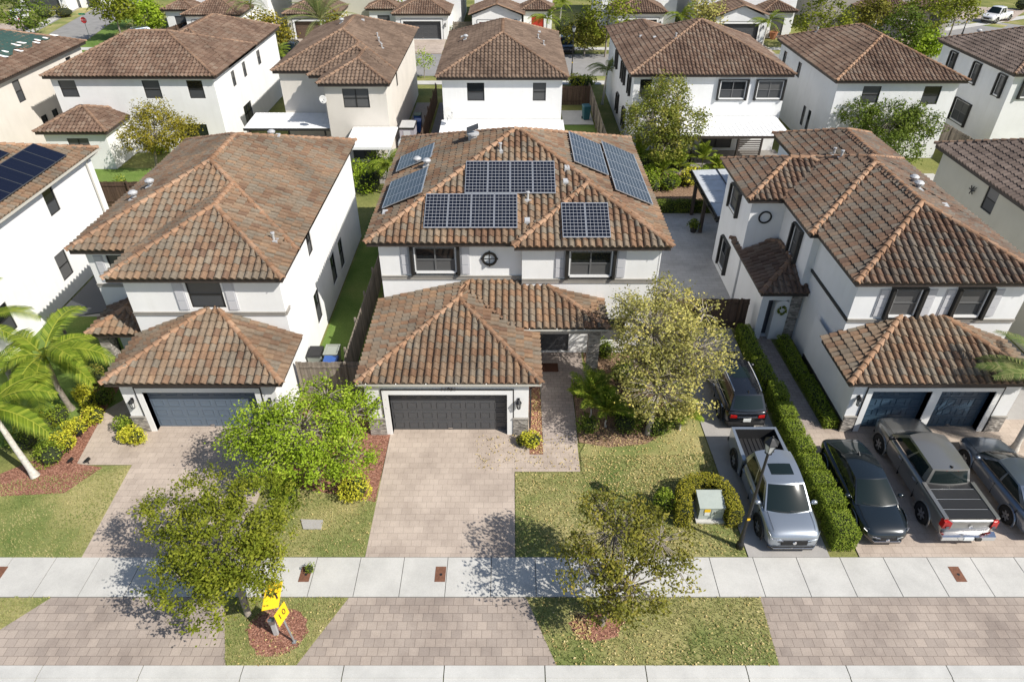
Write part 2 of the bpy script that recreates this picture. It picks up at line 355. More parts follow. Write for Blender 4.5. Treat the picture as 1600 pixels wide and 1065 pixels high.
def roof(root, blocks, tm, cm, prof=PROF, fasc='brownf', skip_back=True, gut=None, ymax=None):
    mb, mc, mf = MB(), MB(), MB()
    for i, b in enumerate(blocks):
        P, hips = blockpolys(*b)
        def vis(p, i=i, b=b):
            if ymax and p.y > ymax: return False
            own = hh(b, p.x, p.y)
            for j, o in enumerate(blocks):
                if j == i: continue
                z = hh(o, p.x, p.y)
                if z > own+.10 or (abs(z-own) < .012 and j < i): return False
            return True
        def visc(p, i=i, b=b):
            for j, o in enumerate(blocks):
                if j != i:
                    z = hh(o, p.x, p.y)
                    if z > p.z+.03 or (abs(z-p.z) < .012 and j < i and False): return False
            return True
        for q, po in enumerate(P):
            if q == 2 and skip_back: 
                n0 = len(mb.f)
            tiled(mb, po, vis, prof=prof)
        for a, e in hips:
            # a hip that lies on another block's flat face is no hip
            def v2(p, i=i, b=b):
                if ymax and p.y > ymax: return False
                if not visc(p): return False
                for j, o in enumerate(blocks):
                    if j != i and abs(hh(o, p.x, p.y)-p.z) < .012 and j < i:
                        return False
                return True
            caps(mc, a, e, v2)
        x0,x1,y0,y1,ze,k = b; y1 = min(y1, ymax) if ymax else y1; t = .03; e_ = .05
        zt, zb = ze+.012-i*.002, ze-.21-i*.003
        mf.box(x0+e_, x1-e_, y0+e_, y0+e_+t, zb, zt); mf.box(x0+e_, x1-e_, y1-e_-t, y1-e_, zb, zt)
        mf.box(x0+e_, x0+e_+t, y0+e_+t, y1-e_-t, zb, zt); mf.box(x1-e_-t, x1-e_, y0+e_+t, y1-e_-t, zb, zt)
        zs = zb+.03
        mf.face([(x0+e_+t,y0+e_+t,zs),(x0+e_+t,y1-e_-t,zs),(x1-e_-t,y1-e_-t,zs),(x1-e_-t,y0+e_+t,zs)], 1)
    ro = mb.build('roof', M[tm], root); ro['_org'] = tuple(root['_org'])
    if mc.f: mc.build('ridge_caps', M[cm], ro)
    mf.build('fascia', [M[fasc], M['trimw']], root)
    return ro
def polyroof(root, polys, hips, tm, cm, name='roof'):
    mb, mc = MB(), MB()
    for p in polys: tiled(mb, p)
    for a, b in hips: caps(mc, a, b)
    ro = mb.build(name, M[tm], root); ro['_org'] = tuple(root['_org'])
    mc.build('ridge_caps', M[cm], ro); return ro
# ------------------------------------------------------------------ walls and openings
class Edge:
    def __init__(s, p0, p1):
        s.p0 = Vector((p0[0], p0[1], 0)); s.t = Vector((p1[0]-p0[0], p1[1]-p0[1], 0)); s.L = s.t.length; s.t.normalize(); s.n = Vector((s.t.y, -s.t.x, 0))
    def u(s, w):                        # world x (front/back walls) or y (side walls) -> distance along the edge
        return (w-s.p0.x)/s.t.x if abs(s.t.x) > abs(s.t.y) else (w-s.p0.y)/s.t.y
    def P(s, u, d, z): q = s.p0+s.t*u+s.n*d; return (q.x, q.y, z)
    def box(s, mb, u0, u1, d0, d1, z0, z1, mi=0, a=.5):
        mb.hexa([s.P(u0,d1,z0), s.P(u1,d1,z0), s.P(u1,d0,z0), s.P(u0,d0,z0), s.P(u0,d1,z1), s.P(u1,d1,z1), s.P(u1,d0,z1), s.P(u0,d0,z1)], mi, a)
    def quad(s, mb, u0, u1, d, z0, z1, mi=0):
        mb.face([s.P(u0,d,z0), s.P(u1,d,z0), s.P(u1,d,z1), s.P(u0,d,z1)], mi)
def wall_edge(mb, E, z0, z1, holes, mi=0):
    us = sorted({0, E.L, *[h[0] for h in holes], *[h[1] for h in holes]}); zs = sorted({z0, z1, *[h[2] for h in holes], *[h[3] for h in holes]})
    for i in range(len(us)-1):
        for j in range(len(zs)-1):
            uc, zc = (us[i]+us[i+1])/2, (zs[j]+zs[j+1])/2
            if any(h[0] < uc < h[1] and h[2] < zc < h[3] for h in holes): continue
            E.quad(mb, us[i], us[i+1], 0, zs[j], zs[j+1], mi)
    for u0, u1, a, b, d in holes:
        mb.face([E.P(u0,0,a),E.P(u0,-d,a),E.P(u0,-d,b),E.P(u0,0,b)], mi); mb.face([E.P(u1,0,a),E.P(u1,0,b),E.P(u1,-d,b),E.P(u1,-d,a)], mi)
        mb.face([E.P(u0,0,b),E.P(u0,-d,b),E.P(u1,-d,b),E.P(u1,0,b)], mi); mb.face([E.P(u0,0,a),E.P(u1,0,a),E.P(u1,-d,a),E.P(u0,-d,a)], mi)
def window(root, E, u0, u1, z0, z1, st):
    g, f = MB(), MB(); d = -.08; zm = (z0+z1)/2; w = u1-u0
    if st == 'proud':
        o = .13; pr = .20
        E.box(f, u0-o, u0, 0, pr, z0-o*.9, z1+.04); E.box(f, u1, u1+o, 0, pr, z0-o*.9, z1+.04); E.box(f, u0-o-.02, u1+o+.02, 0, pr-.06, z1+.04, z1+.10); E.box(f, u0, u1, 0, .10, z0-o*.9, z0-.04)
        for a, b, c_, e in ((u0+.04, u0+.09, z0, z1), (u1-.09, u1-.04, z0, z1)): E.box(f, a, b, .0, .07, c_, e, 1)
        E.box(f, u0+.09, u1-.09, 0, .11, z0-.04, z0+.06, 1); E.box(f, u0+.09, u1-.09, 0, .04, z1-.025, z1, 1)
        u0 += .09; u1 -= .09; z0 += .05; z1 -= .05; d = .01; zm = (z0+z1)/2
    E.quad(g, u0, u1, d, zm, z1, 0); E.quad(g, u0, u1, d, z0, zm, 1)
    b = .045; mi = 2 if st != 'proud' else 2
    E.box(f, u0, u0+b, d+.002, d+.04, z0, z1, mi); E.box(f, u1-b, u1, d+.002, d+.04, z0, z1, mi); E.box(f, u0+b, u1-b, d+.002, d+.04, z0, z0+b, mi); E.box(f, u0+b, u1-b, d+.002, d+.04, z1-b, z1, mi)
    E.box(f, u0+b, u1-b, d+.002, d+.035, zm-.025, zm+.025, mi)
    if w > 1.5: E.box(f, (u0+u1)/2-.035, (u0+u1)/2+.035, d+.002, d+.038, z0+b, z1-b, mi)
    wo = g.build('window', [M[random.choice(('glass','glass','blind'))], M[random.choice(('screen','screen','blind'))]], root); wo['_org'] = tuple(root['_org'])
    f.build('frame', [M['dark'], M['trimw'], M['mullion'] if st == 'proud' else M['dark']], wo)
def shutter(root, E, u0, u1, z0, z1):
    m = MB(); w = u1-u0
    E.box(m, u0, u1, .002, .03, z0, z1); 
    for i in range(3):
        a = z0+(z1-z0)*(i+.04)/3; b = z0+(z1-z0)*(i+.96)/3
        E.box(m, u0+.05, u1-.05, .03, .055, a, b)
    m.build('shutter', M['shut'], root)
def garage_door(root, E, u0, u1, z1, mat, nx=8, ny=4, trim=True, d=.28):
    m = MB(); E.box(m, u0, u1, -d-.05, -d, 0.0, z1); h = z1/ny; w = (u1-u0)/nx
    for j in range(ny):
        E.box(m, u0, u1, -d, -d+.012, j*h+.02, (j+1)*h-.004)
        for i in range(nx):
            a, b, c_, e = u0+i*w+.10, u0+(i+1)*w-.10, j*h+.12, (j+1)*h-.10
            t = .025
            for q in ((a,b,c_,c_+t),(a,b,e-t,e),(a,a+t,c_+t,e-t),(b-t,b,c_+t,e-t)): E.box(m, q[0], q[1], -d+.012, -d+.03, q[2], q[3])
    o = m.build('garage_door', mat, root); o['_org'] = tuple(root['_org'])
    k = MB(); E.box(k, (u0+u1)/2-.09, (u0+u1)/2+.09, -d+.03, -d+.06, .12, .16); k.build('handle', M['chrome'], o)
    if trim:
        f = MB(); q = .24
        E.box(f, u0-q, u0, -d, .035, 0, z1+q); E.box(f, u1, u1+q, -d, .035, 0, z1+q); E.box(f, u0, u1, -d, .035, z1, z1+q)
        for a, b, c_, e in ((u0-q-.04, u0-q, 0, z1+q), (u1+q, u1+q+.04, 0, z1+q), (u0-q-.04, u1+q+.04, z1+q, z1+q+.05)): E.box(f, a, b, .002, .045, c_, e, 1)
        f.build('door_frame', [M['trimw'], M['dark']], root)
def lantern(root, E, u, z):
    m = MB(); c_ = E.P(u, .16, z)
    E.box(m, u-.05, u+.05, .002, .03, z-.02, z+.16); m.tube([E.P(u,.03,z+.1), E.P(u,.16,z+.17)], .018, 6)
    m.lathe([(.02,.17),(.05,.15),(.13,.04),(.12,.02)], c_, 8); 
    for k in range(6):
        t = 2*PI*k/6; m.tube([(c_[0]+.105*math.cos(t), c_[1]+.105*math.sin(t), z+.02), (c_[0]+.07*math.cos(t), c_[1]+.07*math.sin(t), z-.24)], .011, 4)
    m.lathe([(.085,-.23),(.08,-.26),(.02,-.30),(.005,-.34)], c_, 8)
    o = m.build('wall_lantern', M['blackm'], root); o['_org'] = tuple(root['_org'])
    g = MB(); g.lathe([(.01,.02),(.09,.02),(.06,-.23),(.01,-.23)], c_, 8); g.build('lantern_glass', M['lampglass'], o)
def text_mesh(name, s, size, mat, parent, loc, rot, ext=.012, align='CENTER'):
    cu = bpy.data.curves.new(name, 'FONT'); cu.body = s; cu.size = size; cu.extrude = ext; cu.align_x = align; cu.align_y = 'CENTER'; cu.space_character = 1.25
    t = bpy.data.objects.new(name, cu); C.objects.link(t)
    dg = bpy.context.evaluated_depsgraph_get(); me = bpy.data.meshes.new_from_object(t.evaluated_get(dg)); C.objects.unlink(t); bpy.data.objects.remove(t)
    me.materials.clear(); me.materials.append(mat); o = bpy.data.objects.new(name, me); C.objects.link(o)
    org = Vector(parent.get('_org', (0,0,0))); o.parent = parent; o.location = Vector(loc)-org; o.rotation_euler = rot; return o
def ring(root, mb, pts, z0, z1, wins={}, mi=0):
    Es = []
    for i in range(len(pts)):
        E = Edge(pts[i], pts[(i+1) % len(pts)]); Es.append(E); holes = []
        for it in wins.get(i, []):
            st, a, b, c_, e = it[:5]; ua, ub = sorted((E.u(a), E.u(b)))
            if st in ('plain', 'door', 'garage', 'hole'): holes.append((ua, ub, c_, e, {'plain': .09, 'door': .15, 'garage': .30, 'hole': .6}[st]))
            if st in ('plain', 'proud'): window(root, E, ua, ub, c_, e, st)
            if st == 'door':
                d = MB(); E.box(d, ua, ub, -.14, -.10, c_, e)
                for p in range(2):
                    for q in range(3):
                        w = (ub-ua)/2; h = (e-c_)/3; E.box(d, ua+p*w+.12, ua+(p+1)*w-.12, -.10, -.085, c_+q*h+.12, c_+(q+1)*h-.10)
                do = d.build('front_door', M[it[5]], root); do['_org'] = tuple(root['_org'])
                kn = MB(); kn.lathe([(.0,.03),(.03,.02),(.03,-.02),(0,-.03)], E.P(ua+.12, -.05, c_+1), 8); kn.build('door_knob', M['chrome'], do)
            if st == 'garage': garage_door(root, E, ua, ub, e, M[it[5]], *(it[6:] if len(it) > 6 else ()))
        wall_edge(mb, E, z0, z1, holes, mi)
    return Es
def band(root, E, u0, u1, z0, z1, mat='band', d=.05, name='trim_band'):
    m = MB(); E.box(m, u0, u1, .002, d, z0, z1); E.box(m, u0, u1, .002, d+.03, z1, z1+.035); m.build(name, M[mat], root)
def stonework(root, E, u0, u1, z0, z1):
    m = MB(); E.box(m, u0, u1, .002, .07, z0, z1); E.box(m, u0-.02, u1+.02, .002, .10, z1, z1+.05, 1); m.build('stone_veneer', [M['stone'], M['band']], root)
def vents(root, pts, blocks):
    for x, y, kind in pts:
        z = max(hh(b, x, y) for b in blocks); m = MB()
        if kind == 'p': m.lathe([(.055,-.1),(.055,.35),(.09,.36),(.09,.42),(.02,.44)], (x,y,z), 10); m.box(x-.16,x+.16,y-.16,y+.16,z-.12,z+.07)
        elif kind == 'g': m.lathe([(.11,-.1),(.11,.30),(.20,.30),(.22,.38),(.12,.46),(.0,.48)], (x,y,z), 12); m.box(x-.2,x+.2,y-.22,y+.2,z-.15,z+.09)
        else: m.hexa([(x-.14,y-.15,z-.05),(x+.14,y-.15,z-.05),(x+.14,y+.15,z-.02),(x-.14,y+.15,z-.02),(x-.11,y-.12,z+.11),(x+.11,y-.12,z+.11),(x+.12,y+.12,z+.17),(x-.12,y+.12,z+.17)]); m.box(x-.13,x+.13,y-.17,y-.13,z+.02,z+.10)
        m.build('roof_vent', M['lead'], root, fixn=True)
ZE, KR = 6.05, .42
def corner_rings(pts): return pts
# ================================================================== HOUSES
# ---- the middle house (photo's main house)
h = thing('house', 'white two storey house in the middle with solar panel arrays all over its tiled roof', 'house', (.3, 30, 0))
BL = [(-6.47, 7.0, 26.78, 40.0, ZE, KR), (.05, 7.0, 26.42, 37.0, ZE, KR)]
roof(h, BL, 'tile', 'cap')
w = MB()
up = [(-6.0,27.2),(.45,27.2),(.45,26.85),(6.55,26.85),(6.55,39.55),(-6.0,39.55)]
Es = ring(h, w, up, 0, 5.88, {0: [('proud',-4.46,-2.49,4.37,5.66)], 2: [('proud',2.52,4.52,4.37,5.66),('door',1.35,2.75,0.05,2.45,'gdoor'),('plain',4.15,5.4,.75,2.0)], 3: [('plain',29,30,3.9,5.2),('plain',34,35,3.9,5.2)]})
ga = [(-5.95,27.1),(-5.95,21.1),(.68,21.1),(.68,26.8)]
Eg = []
for i in range(3):
    E = Edge(ga[i], ga[i+1]); Eg.append(E); hl = []
    if i == 1:
        hl = [(E.u(-5.03), E.u(-.2), 0, 2.2, .3)]; garage_door(h, E, E.u(-5.03), E.u(-.2), 2.2, M['gdoor'], 8, 4)
    wall_edge(w, E, 0, 2.78, hl)
w.build('wall', M['white'], h)
E = Eg[1]
stonework(h, E, 0, E.u(-5.03)-.25, 0, .9); stonework(h, E, E.u(-.2)+.25, E.L, 0, .9)
lantern(h, E, E.u(-5.47), 1.85); lantern(h, E, E.u(.27), 1.85)
text_mesh('house_number', '11961', .21, M['dark'], h, (-2.55, 21.045, 2.505), (PI/2,0,0))
band(h, Es[0], 0, Es[0].L, 3.96, 4.14); band(h, Es[2], 0, Es[2].L, 3.99, 4.17)
for a, b in ((-5.05,-4.64),(-2.32,-1.92)): shutter(h, Es[0], Es[0].u(a), Es[0].u(b), 4.25, 5.72)
for a, b in ((1.92,2.36),(4.68,5.10)): shutter(h, Es[2], Es[2].u(a), Es[2].u(b), 4.28, 5.74)
def round_window(root, E, x, z, r):
    g = MB(); u = E.u(x); n = 20
    g.face([E.P(u+r*math.cos(2*PI*k/n), .012, z+r*math.sin(2*PI*k/n)) for k in range(n)]); o = g.build('round_window', M['reflect_glass'], root); o['_org'] = tuple(root['_org'])
    f = MB(); ro = []
    for k in range(n):
        t = 2*PI*k/n; ro.append([E.P(u+rr*math.cos(t), d, z+rr*math.sin(t)) for rr, d in ((r*1.3,.002),(r*1.3,.07),(r*.92,.07),(r*.92,.012))])
    ro.append(ro[0]); f.grid(ro)
    E.box(f, u-r*.95, u+r*.95, .014, .03, z-.015, z+.015); E.box(f, u-.015, u+.015, .014, .03, z-r*.95, z+r*.95)
    for k in range(4):
        t = PI/2*k; E.box(f, u+math.cos(t)*r*1.32-.035, u+math.cos(t)*r*1.32+.035, .002, .06, z+math.sin(t)*r*1.32-.035, z+math.sin(t)*r*1.32+.035)
    f.build('frame', M['dark'], o)
round_window(h, Es[0], -1.02, 5.05, .27)
# lower roof: garage hip and the porch roof that meets it
A_, Bq, Ap = (-6.24,21.0,2.84), (1.17,21.0,2.84), (-2.36,25.85,3.78)
Wp = (-1.92,27.2,3.88)
polyroof(h, [[A_, Bq, Ap], [Bq, (1.17,27.0,2.84), (-2.2,27.0,3.76), Ap], [(-6.24,27.19,2.84), A_, Ap, Wp]],
         [(A_, Ap), (Bq, Ap), (Ap, (-2.34,26.5,3.80)), ((-2.34,26.5,3.80), Wp)], 'tile', 'cap')
py0, pz, ps = 24.45, 3.12, .295
P1 = (1.62,26.84,pz+ps*(26.84-py0))
def pp(x, y): return (x, y, pz+ps*(y-py0))
polyroof(h, [[pp(-.05,py0), pp(4.22,py0), pp(1.28,27.19), pp(-1.95,27.19), pp(-2.25,26.6)], [(4.22,py0,pz), (4.22,26.84,pz), P1]],
         [((4.22,py0,pz), P1)], 'tile', 'cap')
m = MB(); m.box(-6.2,1.13,21.06,21.09,2.745,2.84); m.box(-6.19,-6.16,21.09,27.1,2.66,2.84); m.box(1.10,1.13,21.09,24.4,2.66,2.84)
m.face([(-6.16,21.09,2.72),(-6.16,27.1,2.72),(1.10,27.1,2.72),(1.10,21.09,2.72)], 1); m.box(.6,4.18,24.52,24.55,2.92,3.12); m.box(4.15,4.18,24.55,26.8,2.92,3.12); m.box(.72,4.15,24.56,26.8,2.94,2.98,1); m.build('fascia', [M['brownf'], M['trimw']], h)
m = MB()
for x0, x1, y, z in ((-6.24,1.17,20.99,2.85),(.35,4.22,24.43,3.10)):
    m.box(x0,x1,y-.09,y-.075,z-.07,z+.02); m.box(x0,x1,y-.075,y+.02,z-.07,z-.055); m.box(x0,x0+.02,y-.075,y+.02,z-.055,z+.02); m.box(x1-.02,x1,y-.075,y+.02,z-.055,z+.02)
    k = x0+.4
    while k < x1: m.box(k,k+.03,y-.075,y+.04,z+.0,z+.025,1); k += 1.2
m.build('gutter', [M['gutter'], M['trimw']], h)
m = MB(); m.box(3.42,3.92,24.62,25.12,0,2.95); m.box(3.37,3.97,24.57,25.17,0,.12,1); m.build('porch_column', [M['stone'], M['band']], h)
m = MB(); m.box(.68,3.42,24.72,25.02,2.62,2.93); m.box(3.54,3.80,25.12,26.84,2.62,2.93); m.build('porch_beam', M['greige'], h)
m = MB(); m.tube([(1.02,21.3,2.7),(1.02,21.35,2.5),(.76,21.35,2.3),(.76,21.35,.15)], .04, 8); m.build('downspout', M['dark'], h)
m = MB(); m.tube([(6.62,26.9,5.8),(6.62,26.95,.3)], .04, 8); m.build('downspout', M['trimw'], h)
vents(h, [(-.56,32.0,'p'),(2.6,30.9,'s'),(2.5,30.1,'s'),(.72,29.1,'p'),(.68,27.9,'s'),(-4.9,34.1,'g'),(-4.3,33.2,'g'),(-5.9,29.2,'s')], BL)

# ---- left neighbour
h = thing('house', 'white house with orange tiled roof and slate blue garage door, left of the solar house', 'house', (-13, 30, 0))
BL1 = [(-19.2,-9.25,26.1,39.6,ZE,KR), (-16.5,-9.25,23.72,35,ZE,KR)]
roof(h, BL1, 'tileo', 'cap')
w = MB()
Es = ring(h, w, [(-16.05,24.15),(-9.6,24.15),(-9.6,39.15),(-18.75,39.15),(-18.75,26.5),(-16.05,26.5)], 0, 5.88,
     {0: [('plain',-13.5,-12.05,4.38,5.66)], 1: [('plain',33.55,34.45,.75,2.45),('plain',31.6,32.55,.9,2.55),('plain',27.95,28.85,.85,2.55),('plain',28.5,29.3,4.35,5.55)], 4: [('plain',-17.9,-17.0,4.35,5.6)]})
gp = [(-15.95,26),(-15.95,21.3),(-9.65,21.3),(-9.65,24.15)]; Eg = []
for i in range(3):
    E = Edge(gp[i], gp[i+1]); Eg.append(E); hl = []
    if i == 1: hl = [(E.u(-15.1), E.u(-10.5), 0, 2.15, .3)]; garage_door(h, E, E.u(-15.1), E.u(-10.5), 2.15, M['gdoorb'], 7, 4)
    wall_edge(w, E, 0, 2.76, hl)
w.build('wall', M['white'], h)
E = Eg[1]; stonework(h, E, 0, E.u(-15.35), 0, .82); stonework(h, E, E.u(-10.25), E.L, 0, .82); lantern(h, E, E.u(-15.6), 1.7); lantern(h, E, E.u(-9.95), 1.7)
text_mesh('house_number', '11971', .21, M['dark'], h, (-12.6, 21.285, 2.53), (PI/2,0,0))
band(h, Es[0], 0, Es[0].L, 4.02, 4.16); band(h, Es[4], 0, Es[4].L, 4.0, 4.14); band(h, Es[1], 0, .5, 4.02, 4.16)
shutter(h, Es[0], Es[0].u(-14.05), Es[0].u(-13.6), 4.3, 5.7); shutter(h, Es[0], Es[0].u(-11.95), Es[0].u(-11.5), 4.3, 5.7); shutter(h, Es[4], Es[4].u(-18.45), Es[4].u(-18.05), 4.3, 5.6)
roof(h, [(-16.25,-9.1,20.83,29.0,2.98,.40)], 'tileo', 'cap', ymax=24.25)
roof(h, [(-18.6,-15.9,24.3,30.4,2.9,.40)], 'tileo', 'cap')
m = MB(); m.box(-18.4,-17.95,24.6,25.05,0,2.8); m.build('porch_column', M['stone'], h)
vents(h, [(-10.2,26.2,'p'),(-12.6,36.2,'s'),(-13.3,37.3,'g'),(-17.8,30.0,'g'),(-17.4,31.0,'g')], BL1)

# ---- right neighbour
h = thing('house', 'white two storey house with stepped tiled roof and a navy double garage behind parked vehicles', 'house', (17, 30, 0))
BR = [(13.75,21.65,23.4,36.6,ZE,KR), (13.4,21.65,27.6,36.6,ZE,KR), (11.65,18,31.3,36.65,ZE,KR), (15.8,21.65,30.5,40.8,ZE,KR)]
roof(h, BR, 'tiledk', 'cap')
w = MB()
Es = ring(h, w, [(14.15,23.85),(21.2,23.85),(21.2,40.4),(16.2,40.4),(16.2,36.2),(12.05,36.2),(12.05,31.75),(13.8,31.75),(13.8,28.0),(14.15,28.0)], 0, 5.88,
     {0: [('proud',15.68,16.86,4.2,5.5),('proud',18.4,19.6,4.2,5.5)], 5: [('proud',33.5,34.9,4.15,5.3),('proud',33.55,34.8,.6,2.2)], 7: [('proud',29.2,30.1,3.8,5.3)]})
gp = [(13.92,26),(13.92,21.3),(20.7,21.3),(20.7,23.85)]; Eg = []
for i in range(3):
    E = Edge(gp[i], gp[i+1]); Eg.append(E); hl = []
    if i == 1:
        for a, b, mm in ((14.72,17.15,'gdoorn'),(17.52,19.75,'gdoorn')): hl.append((E.u(a), E.u(b), 0, 2.2, .3)); garage_door(h, E, E.u(a), E.u(b), 2.2, M[mm], 4, 4, False)
        f = MB(); d0, d1 = -.28, .035
        for a, b, c_, e in ((14.48,14.72,0,2.4),(17.15,17.52,0,2.4),(19.75,19.99,0,2.4),(14.72,17.15,2.2,2.4),(17.52,19.75,2.2,2.4)): E.box(f, E.u(a), E.u(b), d0, d1, c_, e)
        for a, b, c_, e in ((14.44,14.48,0,2.4),(19.99,20.03,0,2.4),(14.44,20.03,2.4,2.45)): E.box(f, E.u(a), E.u(b), .002, .045, c_, e, 1)
        f.build('door_frame', [M['trimw'], M['dark']], h)
    wall_edge(w, E, 0, 2.78, hl)
w.build('wall', M['white2'], h)
E = Eg[1]; stonework(h, E, 0, E.u(14.44)-.02, 0, .82); stonework(h, E, E.u(20.03)+.02, E.L, 0, .82); lantern(h, E, E.u(14.2), 1.85)
text_mesh('house_number', '11951', .21, M['dark'], h, (17.2, 21.285, 2.62), (PI/2,0,0))
m = MB(); m.box(17.5,17.66,21.0,21.29,2.66,2.78); m.build('floodlight', M['blackm'], h)
band(h, Es[0], 0, Es[0].L, 3.86, 4.0); band(h, Es[9], 0, Es[9].L, 3.9, 4.02, 'dark')
for a, b in ((15.10,15.50),(17.05,17.45),(17.82,18.22),(19.80,20.2)): shutter(h, Es[0], Es[0].u(a), Es[0].u(b), 4.18, 5.5)
band(h, Eg[0], 0, Eg[0].L, 0, .55, 'dark', .03)
n = 22; f = MB(); E = Es[6]; ro = []; u, z, r = E.u(12.85), 4.9, .34
for k in range(n+1):
    t = 2*PI*k/n; ro.append([E.P(u+rr*math.cos(t), d, z+rr*math.sin(t)) for rr, d in ((r,.002),(r,.06),(r*.78,.06),(r*.78,.002))])
f.grid(ro); f.build('round_frame', M['dark'], h)
roof(h, [(13.35,21.1,20.83,30.0,2.98,.40)], 'tileo', 'cap', ymax=23.95)
# entry pavilion on the shaded left side
roof(h, [(11.85,15.6,27.6,33.2,2.95,.42)], 'tiler', 'capb')
w = MB()
for p0, p1, hl in (((12.15,31.7),(12.15,28.0),[]), ((12.15,28.0),(14.1,28.0),[(.35,1.35,0,2.3,.5)])):
    E = Edge(p0, p1); wall_edge(w, E, 0, 2.76, hl)
w.build('entry_wall', M['white2'], h)
m = MB(); E.box(m, .3, .78, -.54, -.5, 0, 2.4); m.build('entry_door', M['gdoor'], h)
m = MB(); ar = [(.74,0),(1.42,0)]+[(1.08+.34*math.cos(PI*k/10), 1.95+.34*math.sin(PI*k/10)) for k in range(11)]
m.face([E.P(a, .03, z) for a, z in ar]); ar2 = ar[1:]+ar[:1]
for (a, z), (e, y) in zip(ar, ar2): m.face([E.P(a,.03,z),E.P(e,.03,y),E.P(e,-.4,y),E.P(a,-.4,z)])
do = m.build('arched_panel', M['white'], h, fixn=True); do['_org'] = tuple(h['_org'])
m = MB()
for k in range(60): t = U(0,2*PI); q = E.P(1.08+.17*math.cos(t)+U(-.05,.05), .06+U(0,.05), 1.75+.19*math.sin(t)+U(-.05,.05)); m.box(q[0]-.03,q[0]+.03,q[1]-.02,q[1]+.02,q[2]-.03,q[2]+.03,0,R())
m.build('wreath', M['lf_dark'], do)
m = MB(); E.box(m, 1.42, 1.93, .002, .08, 0, 2.6); m.build('stone_veneer', M['stone'], h)
m = MB(); E5 = Es[5]; m.box(11.9,12.04,32.25,32.4,2.9,3.1); m.build('wall_light', M['blackm'], h)
vents(h, [(18.7,29.6,'g'),(19.0,30.6,'g'),(19.6,28.6,'s'),(16.6,33.3,'p'),(17.3,35.6,'p')], BR)

# ---- far left foreground neighbour
h = thing('house', 'white house at the left edge with black solar panels beside a brown tiled eave', 'house', (-30, 30, 0))
BL2 = [(-38,-23.9,23.0,38.4,ZE,KR)]
roof(h, BL2, 'tileo', 'cap', fasc='greige')
w = MB()
ring(h, w, [(-37.6,23.4),(-24.3,23.4),(-24.3,38.0),(-37.6,38.0)], 0, 5.88, {1: [('plain',33.0,33.95,4.3,5.65),('plain',31.9,32.9,1.0,2.5),('plain',34.6,35.5,1.0,2.5),('plain',26.6,27.6,1.0,2.5),('plain',27.5,28.3,4.3,5.6)]})
w.build('wall', M['white'], h)
m = MB(); m.tube([(-23.9,38.2,5.85),(-24.1,37.4,5.75),(-24.2,37.3,5.5),(-24.2,37.3,.2)], .045, 8); m.box(-23.95,-23.83,23.0,38.6,5.93,6.03); m.build('gutter', M['gutter'], h)
# ---- far right foreground neighbour
h = thing('house', 'cream house at the right edge with plain grey brown tiles and one narrow window', 'house', (30, 30, 0))
BR2 = [(24.75,37,22.5,39.1,ZE,KR)]
roof(h, BR2, 'tileg', 'capb'); w = MB()
ring(h, w, [(25.2,22.9),(36.6,22.9),(36.6,38.7),(25.2,38.7)], 0, 5.88, {3: [('plain',33.0,34.0,4.4,5.65),('plain',26,27,4.4,5.6),('plain',29,30.3,.9,2.3)]})
w.build('wall', M['cream'], h)
m = MB(); m.tube([(25.12,34.9,5.0),(25.12,34.7,5.2)], .015, 5)
for k in range(6): m.tube([(25.1,35.0,4.95),(25.1,35.0+.25*math.cos(k),4.95+.25*math.sin(k))], .03, 5)
m.build('wall_ornament', M['dark'], h)

# ---- second row
def row2(label, blocks, foot, wins, wall, tile, cap, org, vts=(), bands=True, fasc='brownf'):
    h = thing('house', label, 'house', org); roof(h, blocks, tile, cap, PROFL, fasc); w = MB(); Es = ring(h, w, foot, 0, blocks[0][4]-.17, wins); w.build('wall', M[wall], h); vents(h, vts, blocks); return h, Es
def foot(x0,x1,y0,y1,o=.42): return [(x0+o,y0+o),(x1-o,y0+o),(x1-o,y1-o),(x0+o,y1-o)]
h, Es = row2('wide white house with L shaped brown roof and small annex, behind the left neighbour', [(-35.6,-22.4,53.4,63.6,ZE,KR),(-31.2,-22.4,56.5,71,ZE,KR)],
    [(-35.2,53.8),(-22.8,53.8),(-22.8,70.6),(-30.8,70.6),(-30.8,63.2),(-35.2,63.2)],
    {0: [('plain',-34.7,-33.4,4.4,5.65),('plain',-28.3,-27.0,4.3,5.65),('plain',-24.9,-23.7,4.3,5.65),('plain',-26.5,-24.2,.2,2.3)], 1: [('plain',57.5,58.3,4.1,5.3),('plain',60.3,61.1,4.1,5.3),('plain',64.3,65.2,4.1,5.3),('plain',58.5,60.5,.6,2.2)]}, 'white', 'tiler', 'capb', (-29,60,0), [(-31.0,60.6,'g'),(-29.8,59.6,'s')])
roof(h, [(-35.4,-30.0,49.9,55.2,3.0,.42)], 'tiler', 'capb', PROFL); w = MB(); ring(h, w, [(-35.0,50.3),(-30.4,50.3),(-30.4,53.8),(-35.0,53.8)], 0, 2.83, {0: [('plain',-33.4,-31.8,1.3,2.4)]}); w.build('annex_wall', M['white'], h)
h, Es = row2('beige stucco house with a plain brown stepped roof, left of the plain white box house', [(-18.6,-8.95,54.9,70,ZE,KR),(-14.3,-8.95,51.4,64,ZE,KR),(-15.5,-8.95,53.6,66,ZE,KR)],
    [(-18.2,55.3),(-14.6,55.3),(-14.6,54.0),(-13.9,54.0),(-13.9,51.8),(-9.35,51.8),(-9.35,69.6),(-18.2,69.6)],
    {4: [('plain',-12.6,-10.65,4.2,5.6),('plain',-12.4,-10.6,.2,2.2)], 5: [('plain',57,57.8,4.2,5.4)]}, 'beige', 'tileb', 'capb', (-13,60,0), [(-10.6,59,'p'),(-11.0,60.2,'p'),(-11.3,61.4,'p'),(-13.0,64.5,'s'),(-14.6,63.5,'g')])
